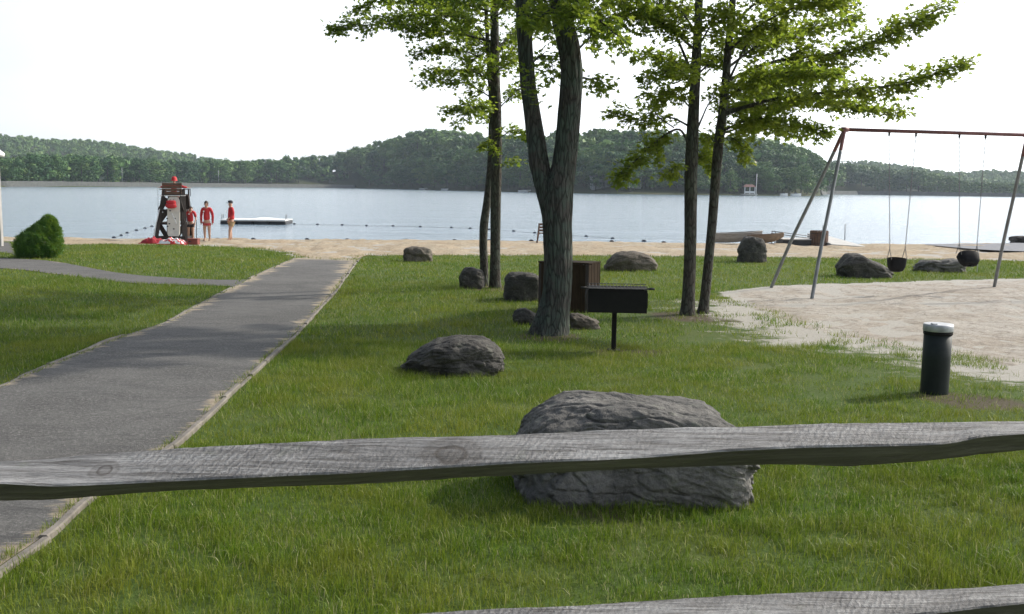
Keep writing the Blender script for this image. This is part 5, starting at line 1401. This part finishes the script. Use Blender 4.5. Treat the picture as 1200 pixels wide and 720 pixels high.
# cloth heaps: dark red towel and red-and-white folded umbrella on the sand
def heap(name, px0, px1, py, hpx, d, mats, label, cat, seed, stripes=None):
    g = G((px0 + px1) / 2, py); w = (px1 - px0) / F * g.y; h = hpx / F * g.y
    n, m = 60, 24; V = []; mi = []
    for i in range(n + 1):
        for j in range(m + 1):
            u = i / n * 2 - 1; v = j / m * 2 - 1; rr = min(1, abs(u) ** 2.2 + abs(v) ** 2.4)
            z = h * (1 - rr) ** .6 * (0.75 + .55 * noise.noise(Vector((u * 3, v * 2, seed))) + .25 * noise.noise(Vector((u * 9, v * 7, seed)))) if rr < 1 else 0
            ed = 1 + .15 * noise.noise(Vector((u * 3, v * 3, seed + 4)))
            V.append((u * w / 2 * ed, v * d / 2 * ed, max(z, .0) + .03))
    Fs = []
    b = MB(); b.v = V; b.n = len(V)
    for i in range(n):
        for j in range(m):
            b.f.append([i * (m + 1) + j, (i + 1) * (m + 1) + j, (i + 1) * (m + 1) + j + 1, i * (m + 1) + j + 1]); k = 0
            if stripes: k = stripes(i / n, j / m)
            b.m.append(k)
    # underside
    V2 = [(v[0], v[1], -.03) for v in V]; bb = len(b.v); b.v += V2; b.n = len(b.v)
    edge = [i * (m + 1) for i in range(n + 1)] + [n * (m + 1) + j for j in range(1, m + 1)] + [i * (m + 1) + m for i in range(n - 1, -1, -1)] + [j for j in range(m - 1, 0, -1)]
    for a, c in zip(edge, edge[1:] + edge[:1]): b.f.append([a, c, bb + c, bb + a]); b.m.append(0)
    o = b.build(name, mats, None, True, (g.x, g.y, g.z + .02)); tag(o, label, cat); return o
heap('towel', 166, 192, 286, 7, .7, [plain('dark_red_cloth', (0.32, 0.02, 0.03), .85, .2, 8, .3, 20)], 'crumpled dark red towel on the sand left of the lifeguard chair', 'towel', 3)
heap('folded_umbrella', 186, 219, 287, 7.5, .6, [M_RED, M_WHITE], 'red and white striped beach umbrella folded on the sand under the chair', 'umbrella', 8, lambda u, v: 1 if (int(v * 9 + u * 4) % 2 == 1) else 0)
g0 = G(227, 287); b = MB(); s2 = g0.y / F; b.box((0, 0, .11), (12 * s2, .30, .20), None, 0, .01); b.box((0, 0, .225), (12.5 * s2, .32, .03), None, 0, .005); b.box((-.1, -.155, .13), (.08, .015, .05), None, 1); 
o = b.build('equipment_crate', [plain('red_brown_box', (0.20, 0.05, 0.035), .7, .2), M_DARKC], None, False, (g0.x, g0.y, g0.z)); tag(o, 'small red-brown crate on the sand right of the lifeguard chair', 'crate')

# ------------------------------------------------------------------ second small wooden guard stand behind the forked tree
g0 = G(637, 285); s2 = g0.y / F; t = empty('wooden_stand', (g0.x, g0.y, g0.z), 'small brown wooden beach chair standing behind the forked tree trunk', 'beach chair')
for sx in (-1, 1):
    for dy, l0, l1 in ((0, -.02, .0), (.5, .0, .1)):
        b = MB(); b.beam((sx * .20, dy * .8, .80 if dy == 0 else .42), (sx * .29, dy + (-.08 if dy == 0 else .06), -.05), .05, .05); b.build('leg', M_MWOOD, t)
b = MB()
for k in range(3): b.beam((-.24, -.0, .55 + k * .13), (.24, -.0, .55 + k * .13), .02, .09, 0, 0)
b.build('backrest', M_MWOOD, t); b = MB(); b.box((0, .22, .42), (.5, .42, .04), None, 0, .004); b.build('seat', M_MWOOD, t)

# ------------------------------------------------------------------ lamp post at the left edge
g0 = G(0.5, 289); t = empty('lamp_post', (g0.x, g0.y, g0.z), 'pale square lamp post with white lamp head at the left edge', 'lamp post')
s2 = g0.y / F; H_ = at(2, 181, g0.y).z - g0.z
b = MB(); b.box((0, 0, H_ / 2 - .1), (5.5 * s2, 5.5 * s2, H_ + .2), None, 0, .01)
for k in range(4): b.box((0, 0, .45 + k * .42), (5.7 * s2, 5.7 * s2, .02))
b.build('post', M_LAMPP, t)
b = MB(); b.tube([(0, 0, H_), (0, 0, H_ + .03), (.05, 0, H_ + .10), (.05, 0, H_ + .16)], [.10, .30, .26, .10], 16); b.build('lamp_head', M_WHITE, t, True)
b = MB(); b.tube([(0, 0, H_ - .02), (0, 0, H_ - .1), (0, 0, H_ - .14)], [.12, .14, .05], 14); b.build('lens', M_GALV, t, True)

# ------------------------------------------------------------------ swim raft
a = W(258, 263.5); b1 = W(333, 263.0); Yr = (a.y + b1.y) / 2; wR = 75 / F * Yr; cxr = (at(258, 260, Yr).x + at(333, 260, Yr).x) / 2
t = empty('swim_raft', (cxr, Yr + 1.2, WATER), 'white-decked floating swim raft on dark floats out on the lake', 'raft', rz=R(3))
b = MB(); b.box((0, 0, .25), (wR, 2.6, .05), None, 0, .01); 
for k in range(9): b.box((-wR / 2 + wR * (k + .5) / 9, 0, .28), (wR / 9 - .02, 2.6, .02))
b.build('deck', M_WHITE, t)
b = MB(); b.box((0, -1.27, .21), (wR, .06, .05)); b.box((0, 1.27, .21), (wR, .06, .05)); b.build('rim', M_GWOOD, t)
for k in range(4):
    b = MB(); b.box((-wR / 2 + .45 + k * (wR - .9) / 3, 0, .05), (.95, 2.5, .30), None, 0, .05); b.build('float', M_DARKB, t)
b = MB()
V = [(-.3, -1.0, .292), (1.3, -1.0, .292), (1.3, 1.1, .292), (-.3, 1.1, .292), (.2, -.2, .40), (.6, .2, .40)]
b.add(V, [(0, 1, 5, 4), (1, 2, 5), (2, 3, 4, 5), (3, 0, 4), (0, 3, 2, 1)]); b.build('mat', M_WHITE, t)
for sx in (-1, 1):
    b = MB(); x0 = sx * (wR / 2 - .02); b.tube([(x0, -1.0, .1), (x0, -1.0, .62), (x0, -.6, .62), (x0, -.6, .35)], .02, 8); b.build('ladder_rail', M_GALV, t, True)

# ------------------------------------------------------------------ swim-area floats
def buoy(px, py, r_, label, group):
    p = W(px, py)
    if buoy.me is None:
        b = MB(); b.tube([(-.24, 0, .02), (-.18, 0, .05), (-.07, 0, .07), (.07, 0, .07), (.18, 0, .05), (.24, 0, .02)], [.03, .09, .12, .12, .09, .03], 12)
        o = b.build('buoy', M_BUOY, None, True); buoy.me = o.data
    else:
        o = bpy.data.objects.new('buoy', buoy.me); COL.objects.link(o)
    o.location = (p.x, p.y, WATER); r_ *= .5; o.scale = (r_, r_, r_); o.rotation_euler = (0, 0, random.uniform(-.5, .5)); tag(o, label, 'buoy', group); return p
buoy.me = None
out = [(345, 263), (372, 263.5), (401, 264), (429.5, 265), (460.5, 265.3), (492.5, 266.3), (529, 267.3), (551, 268.2), (573, 269.5), (602, 271.5), (626.7, 273.5), (687, 277.5), (718, 280)]
P1 = [buoy(a, c, .8, 'small dark float on the long swim rope beyond the beach', 'floats on the outer swim rope') for a, c in out]
lf = [(133.5, 279), (142, 276.5), (149, 273.6), (160, 270.5), (170, 268), (178, 265.8)]
P2 = [buoy(a, c, .75, 'small dark float on the slanting rope left of the lifeguard chair', 'floats on the left swim rope') for a, c in lf]
nr = [(255, 281.2), (297, 281.2), (360, 281.4), (407, 281.8), (476.5, 282.2), (532.8, 282.6), (573, 282.8), (622.7, 283), (717, 283.6), (754.7, 283.3), (778, 285)]
P3 = [buoy(a, c, .95, 'dark float bobbing at the edge of the beach', 'floats along the waterline') for a, c in nr]
def rope(P, label):
    o_ = Vector((P[0].x, P[0].y, WATER)); pts = [tuple(Vector((p.x, p.y, WATER + .012)) - o_) for p in P]
    b = MB(); b.tube([tuple(q) for q in smooth_poly(pts, 80)], .005, 6); o = b.build('swim_rope', M_ROPE, None, True, o_); tag(o, label, 'rope'); return o
rope(P1, 'long thin swim rope lying on the water beyond the beach'); rope(P2, 'thin swim rope slanting out from the beach, left of the lifeguard chair')

# ------------------------------------------------------------------ rowboats and gear at the right of the beach
def rowboat(stern, bow, py, beam_, hgt_, mat, label, rzadd=0, seed=0, lift=.06):
    g = G((stern + bow) / 2, py); Yb = g.y; L = abs(bow - stern) / F * Yb; s = 1 if bow > stern else -1
    r = empty('rowboat', (at((stern + bow) / 2, py, Yb).x, Yb + beam_ / 2, float(gz(g.x, Yb)) + lift), label, 'rowboat', 'rowboats pulled up on the sand', rz=rzadd)
    n = 22; outer = []; inner = []
    for i in range(n + 1):
        f = i / n; w = beam_ / 2 * (0.78 + .5 * f - 1.30 * f ** 3.2) if f > .0 else beam_ / 2 * .78
        w = max(w, .012); z1 = hgt_ * (0.86 + .30 * f * f); z0 = hgt_ * .8 * f ** 3.5
        xx = s * (-L / 2 + L * f)
        ring = [(xx, -w, z1), (xx, -w * .93, z0 + (z1 - z0) * .5), (xx, -w * .72, z0 + .02), (xx, 0, z0 - .01), (xx, w * .72, z0 + .02), (xx, w * .93, z0 + (z1 - z0) * .5), (xx, w, z1)]
        outer.append(ring); k = .94
        xi = s * (-L / 2 + .03 + (L - .1) * f); w2 = max(w - .03, .004)
        inner.append([(xi, w2, z1 - .002), (xi, w2 * .92, z0 + (z1 - z0) * .5), (xi, w2 * .70, z0 + .05), (xi, 0, z0 + .03), (xi, -w2 * .70, z0 + .05), (xi, -w2 * .92, z0 + (z1 - z0) * .5), (xi, -w2, z1 - .002)])
    b = MB(); V = []; 
    for a, c in zip(outer, inner): V += a + c
    Fs = []
    for i in range(n):
        for e in range(13): Fs.append((i * 14 + e, i * 14 + e + 1, i * 14 + 15 + e, i * 14 + 14 + e))
        Fs.append((i * 14 + 13, i * 14, i * 14 + 14, i * 14 + 27))
    Fs.append(tuple(range(14))); Fs.append(tuple(n * 14 + e for e in range(14)))
    b.add(V, Fs); b.build('hull', mat, r, False)
    for sy in (-1, 1):
        b = MB(); b.tube([(o_[0][0], sy * abs(o_[0][1]), o_[0][2] + .005) for o_ in outer], .022, 6); b.build('gunwale', mat, r, True)
    for f in (.28, .6):
        b = MB(); i = int(f * n); wv = abs(outer[i][0][1]); b.box((outer[i][0][0], 0, hgt_ * .68), (.22, wv * 1.8, .03)); b.build('thwart', mat, r)
    return r
rowboat(834, 897, 287, 1.1, .46, M_GWOOD, 'grey rowboat drawn up on the sand behind the upright boulder', R(4))
rowboat(880, 921, 288, .95, .42, M_BWOOD, 'brown rowboat with pointed bow just right of the upright boulder', R(-22))
g0 = G(935, 288); s2 = g0.y / F; t = empty('dock_section', (g0.x, g0.y + .6, g0.z), 'dark low dock section with pale top left of the slatted barrel', 'dock section')
b = MB(); b.box((0, 0, .13), (35 * s2, 1.2, .22), None, 0, .01); b.build('float', M_DARKB, t)
b = MB(); b.box((0, 0, .265), (36 * s2, 1.25, .04), None, 0, .006); b.build('deck', M_CONC, t)
t = empty('pipe_frame', (g0.x - .3, g0.y + 1.0, g0.z), 'pale metal pipe frame lying across the dock section behind the boats', 'pipe frame')
pa_, pb_ = at(904, 271, g0.y + 1.0), at(951, 277, g0.y + 1.0); o_ = Vector(t.location)
b = MB()
for dz in (0, -.10): b.tube([tuple(pa_ - o_ + Vector((0, 0, dz))), tuple(pb_ - o_ + Vector((0, 0, dz)))], .020, 8)
b.build('rail', M_GALV, t, True)
for f in (.02, .1, .98):
    p = pa_.lerp(pb_, f); b = MB(); b.tube([tuple(p - o_), (p.x - o_.x, p.y - o_.y, -.05)], .020, 8); b.build('leg', M_GALV, t, True)
g0 = G(962.5, 288.5); s2 = g0.y / F; r_ = 10.2 * s2; H_ = at(962, 270.5, g0.y + r_).z - g0.z
t = empty('slatted_barrel', (g0.x, g0.y + r_, g0.z), 'dark brown slatted trash barrel at the head of the pale boat slip', 'trash barrel')
b = MB()
for k in range(20):
    a = 2 * pi * k / 20; M = Matrix.Rotation(a, 3, 'Z'); c = M @ Vector((r_, 0, H_ / 2)); b.box(tuple(c), (.025, 2 * pi * r_ / 20 * .86, H_), M, 0, .003)
b.build('slat', M_MWOOD, t)
b = MB(); n = 24
for z in (.12, H_ - .12): b.tube([((r_ + .016) * math.cos(2 * pi * k / n), (r_ + .016) * math.sin(2 * pi * k / n), z) for k in range(n + 1)], .012, 6)
b.build('hoop', M_SOOT, t, True); b = MB(); b.tube([(0, 0, .02), (0, 0, H_ - .04)], r_ * .9, 20); b.build('liner', M_DARKC, t)
# pale slip running into the water
p0, p1 = G(974, 289), G(1000, 289.5); dx = p1.x - p0.x
b = MB(); V = []
for (x, y, z) in ((p0.x, p0.y - .1, 0.10), (p1.x + .6, p0.y - .1, 0.02), (p0.x - .1, p0.y + 3.2, .42), (p0.x + .45, p0.y + 3.2, .42)):
    V.append((x, y, z + float(gz(p0.x, p0.y))))
V += [(v[0], v[1], v[2] - .5) for v in V]
b.add(V, [(0, 1, 3, 2), (4, 6, 7, 5), (0, 4, 5, 1), (1, 5, 7, 3), (3, 7, 6, 2), (2, 6, 4, 0)])
o = b.build('boat_slip', M_CONC); tag(o, 'pale concrete slip right of the slatted barrel, sloping at the waterline', 'boat slip')
for (px, y0, y1, lb) in ((990.5, 263, 279, 'thin grey pole rising above the pale concrete slip'), (964.5, 264, 272, 'thin grey pole behind the slatted barrel')):
    g = W(px, 284); g = Vector((at(px, y1, 47.5).x, 47.5, 0)); pole(at(px, y0, 47.5), (g.x, 47.5, -1.3), .022, M_GALV, lb)

# ------------------------------------------------------------------ far shore things
def far_at(px, d):
    y = float(shoreY(px)) + d; x = (px - 600) / F * y; return Vector((x, y, float(land(np.array([x]), np.array([y]))[0])))
def house(px, d, w, h, dep, label, roof=M_GROOF, rz=0, zoff=0):
    p = far_at(px, d); t = empty('lake_house', (p.x, p.y, p.z + zoff), label, 'house', rz=rz)
    b = MB(); b.box((0, 0, h / 2 - 1), (w, dep, h + 2)); wl = b.build('wall', M_WALLH, t)
    b = MB(); o_ = .5; V = [(-w / 2 - o_, -dep / 2 - o_, h), (w / 2 + o_, -dep / 2 - o_, h), (w / 2 + o_, dep / 2 + o_, h), (-w / 2 - o_, dep / 2 + o_, h), (-w / 2 - o_, 0, h + w * .28), (w / 2 + o_, 0, h + w * .28)]
    b.add(V, [(0, 1, 5, 4), (2, 3, 4, 5), (0, 4, 3), (1, 2, 5), (0, 3, 2, 1)]); b.build('roof', roof, t)
    for k in range(4):
        for lev in range(max(1, int(h / 3))):
            b = MB(); b.box((-w / 2 + w * (k + .5) / 4, -dep / 2 - .03, 1.5 + lev * 2.8), (w / 7, .1, 1.4)); b.build('window', M_GLASS, t)
    return t
house(701, 24, 8, 4.5, 7, 'white lake house among the trees right of the forked tree', M_GROOF, .1)
house(738, 26, 8, 4.5, 7, 'pale lake house among the trees left of the leafy tree pair', M_GROOF, -.2)
# boathouse with red roof
p = far_at(874, -2.5); p.z = WATER + .5
t = empty('boathouse', p, 'small open white boathouse with red-brown roof on the far headland', 'boathouse')
b = MB(); b.box((0, 0, 0), (6.5, 4, .3)); b.build('deck', M_CONC, t)
b = MB(); b.add([(-2.6, -2, 3.0), (2.6, -2, 3.0), (2.6, 2, 3.0), (-2.6, 2, 3.0), (-1.6, 0, 4.1), (1.6, 0, 4.1)], [(0, 1, 5, 4), (2, 3, 4, 5), (0, 4, 3), (1, 2, 5), (0, 3, 2, 1)]); b.build('roof', M_ROOF, t)
for sx in (-2.1, 0, 2.1):
    b = MB(); b.box((sx, -1.6, 1.6), (.3, .3, 2.9)); b.build('post', M_WHITE, t)
b = MB(); b.box((0, -1.5, .9), (4.2, .1, .9)); b.build('railing', M_WHITE, t)
p = far_at(882.5, -1); p.z = WATER
pole(Vector((p.x, p.y, p.z + 9)), p, .14, M_WHITE, 'tall white mast beside the red-roofed boathouse', 'mast', 'mast')
p = far_at(145, 8); pole(Vector((p.x, p.y, p.z + 9.5)), p, .16, M_GALV, 'pale utility pole standing on the left dam', 'utility pole', 'utility_pole')
p = far_at(257, 8); pole(Vector((p.x, p.y, p.z + 10)), p, .16, M_GALV, 'pale utility pole on the dam above the swim raft', 'utility pole', 'utility_pole')
def motorboat(px, d, L, label):
    p = far_at(px, d); p.z = WATER; t = empty('motorboat', p, label, 'boat', 'small boats moored at the far headland', rz=.1)
    b = MB(); V = []
    n = 10
    for i in range(n + 1):
        f = i / n; w = L * .17 * (1 - f ** 3) + .02; V += [(-L / 2 + L * f, -w, .9 + .2 * f), (-L / 2 + L * f, -w * .6, -.2), (-L / 2 + L * f, w * .6, -.2), (-L / 2 + L * f, w, .9 + .2 * f)]
    b.add(V, [(i * 4 + e, i * 4 + (e + 1) % 4, i * 4 + 4 + (e + 1) % 4, i * 4 + 4 + e) for i in range(n) for e in range(4)] + [(0, 1, 2, 3)]); b.build('hull', M_WHITE, t)
    b = MB(); b.add([(-L * .15, -L * .12, .9), (L * .12, -L * .10, .9), (L * .12, L * .10, .9), (-L * .15, L * .12, .9), (-L * .12, -L * .10, 1.6), (L * .0, -L * .09, 1.6), (L * .0, L * .09, 1.6), (-L * .12, L * .10, 1.6)], [(0, 1, 5, 4), (1, 2, 6, 5), (2, 3, 7, 6), (3, 0, 4, 7), (4, 5, 6, 7)]); b.build('windshield', M_GLASS, t)
for (px, L, lb) in ((495, 5, 'white motorboat moored left of the slender trees on the far shore'), (520, 4, 'small white boat just right of the moored motorboat on the far shore'), (613, 6, 'white boat on the far shore between the slender trees and forked tree'), (915, 3.2, 'small white boat right of the red-roofed boathouse'), (929, 4.5, 'white boat near the tip of the wooded headland')):
    motorboat(px, -4, L, lb)
# ------------------------------------------------------------------ light, air, camera
SUN_AZ, SUN_EL = 62.0, 33.0          # degrees to the right of the view direction, above the horizon
w = bpy.data.worlds.new('World'); scene.world = w; w.use_nodes = True
nt = w.node_tree; bg = nt.nodes['Background']; sky = nt.nodes.new('ShaderNodeTexSky'); sky.sky_type = 'NISHITA'
sky.sun_disc = False; sky.sun_elevation = R(SUN_EL); sky.sun_rotation = R(SUN_AZ)
sky.air_density = 1.0; sky.dust_density = 4.0; sky.ozone_density = 1.0; sky.altitude = 300
mxs = nt.nodes.new('ShaderNodeMix'); mxs.data_type = 'RGBA'; mxs.inputs[0].default_value = 0.62   # thin bright overcast veil over the blue

tcw = nt.nodes.new('ShaderNodeTexCoord'); sp = nt.nodes.new('ShaderNodeSeparateXYZ'); nt.links.new(tcw.outputs['Generated'], sp.inputs[0])
mr = nt.nodes.new('ShaderNodeMapRange'); nt.links.new(sp.outputs['Z'], mr.inputs['Value'])
for k_, v_ in (('From Min', 0.10), ('From Max', 0.75), ('To Min', 0.85), ('To Max', 0.30)): mr.inputs[k_].default_value = v_
nt.links.new(mr.outputs[0], mxs.inputs[0])
dt = nt.nodes.new('ShaderNodeVectorMath'); dt.operation = 'DOT_PRODUCT'; nt.links.new(tcw.outputs['Generated'], dt.inputs[0]); dt.inputs[1].default_value = (math.sin(R(SUN_AZ)), math.cos(R(SUN_AZ)), 0)
mr2 = nt.nodes.new('ShaderNodeMapRange'); nt.links.new(dt.outputs['Value'], mr2.inputs['Value'])
for k_, v_ in (('From Min', -0.5), ('From Max', 1.0), ('To Min', 1.5), ('To Max', 16.5)): mr2.inputs[k_].default_value = v_
vm = nt.nodes.new('ShaderNodeVectorMath'); vm.operation = 'SCALE'; vm.inputs[0].default_value = (0.955, 0.99, 1.035); mp_ = nt.nodes.new('ShaderNodeMapping'); mp_.inputs['Scale'].default_value = (1, 1, 3.5); nt.links.new(tcw.outputs['Generated'], mp_.inputs['Vector'])
cn = nt.nodes.new('ShaderNodeTexNoise'); cn.inputs['Scale'].default_value = 2.2; cn.inputs['Detail'].default_value = 5; nt.links.new(mp_.outputs[0], cn.inputs['Vector'])
mr3 = nt.nodes.new('ShaderNodeMapRange'); nt.links.new(cn.outputs['Fac'], mr3.inputs['Value'])
for k_, v_ in (('From Min', 0.3), ('From Max', 0.7), ('To Min', 0.86), ('To Max', 1.10)): mr3.inputs[k_].default_value = v_
mu_ = nt.nodes.new('ShaderNodeMath'); mu_.operation = 'MULTIPLY'; nt.links.new(mr2.outputs[0], mu_.inputs[0]); nt.links.new(mr3.outputs[0], mu_.inputs[1])
nt.links.new(mu_.outputs[0], vm.inputs['Scale'])
nt.links.new(vm.outputs[0], mxs.inputs[7]); nt.links.new(sky.outputs['Color'], mxs.inputs[6])
nt.links.new(mxs.outputs[2], bg.inputs['Color']); bg.inputs['Strength'].default_value = 0.12
sl = bpy.data.lights.new('sun', 'SUN'); sl.energy = 2.9; sl.angle = R(1.5); sl.color = (1.0, 0.94, 0.84)
so = bpy.data.objects.new('sun', sl); COL.objects.link(so)
d = Vector((math.sin(R(SUN_AZ)) * math.cos(R(SUN_EL)), math.cos(R(SUN_AZ)) * math.cos(R(SUN_EL)), math.sin(R(SUN_EL))))
so.rotation_euler = d.to_track_quat('Z', 'Y').to_euler(); so.location = (20, 10, 30)

HAZE = True
if HAZE:
    b = MB(); b.box((0, 1440, 60), (6100, 3020, 150)); o = b.build('haze', None); tag(o, kind='stuff')
    m = bpy.data.materials.new('haze'); m.use_nodes = True; t_ = m.node_tree; t_.nodes.remove(t_.nodes['Principled BSDF'])
    pv = t_.nodes.new('ShaderNodeVolumePrincipled'); pv.inputs['Density'].default_value = 0.00014; pv.inputs['Color'].default_value = (0.80, 0.90, 1.0, 1); pv.inputs['Anisotropy'].default_value = 0.3
    t_.links.new(pv.outputs[0], t_.nodes['Material Output'].inputs['Volume']); o.data.materials.append(m)
cd = bpy.data.cameras.new('camera'); cam = bpy.data.objects.new('camera', cd); COL.objects.link(cam)
cd.sensor_width = 36; cd.lens = 36 * F / 1200; cd.clip_start = 0.05; cd.clip_end = 12000
cam.matrix_world = Matrix(((rt.x, up.x, -fw.x, CAM.x), (rt.y, up.y, -fw.y, CAM.y), (rt.z, up.z, -fw.z, CAM.z), (0, 0, 0, 1)))
scene.camera = cam
scene.view_settings.view_transform = 'Standard'; scene.view_settings.look = 'None'
scene.view_settings.exposure = 0.60; scene.view_settings.gamma = 1; scene.view_settings.use_curve_mapping = False
scene.cycles.use_denoising = True
scene.cycles.max_bounces = 6; scene.cycles.volume_bounces = 1; scene.cycles.transparent_max_bounces = 4
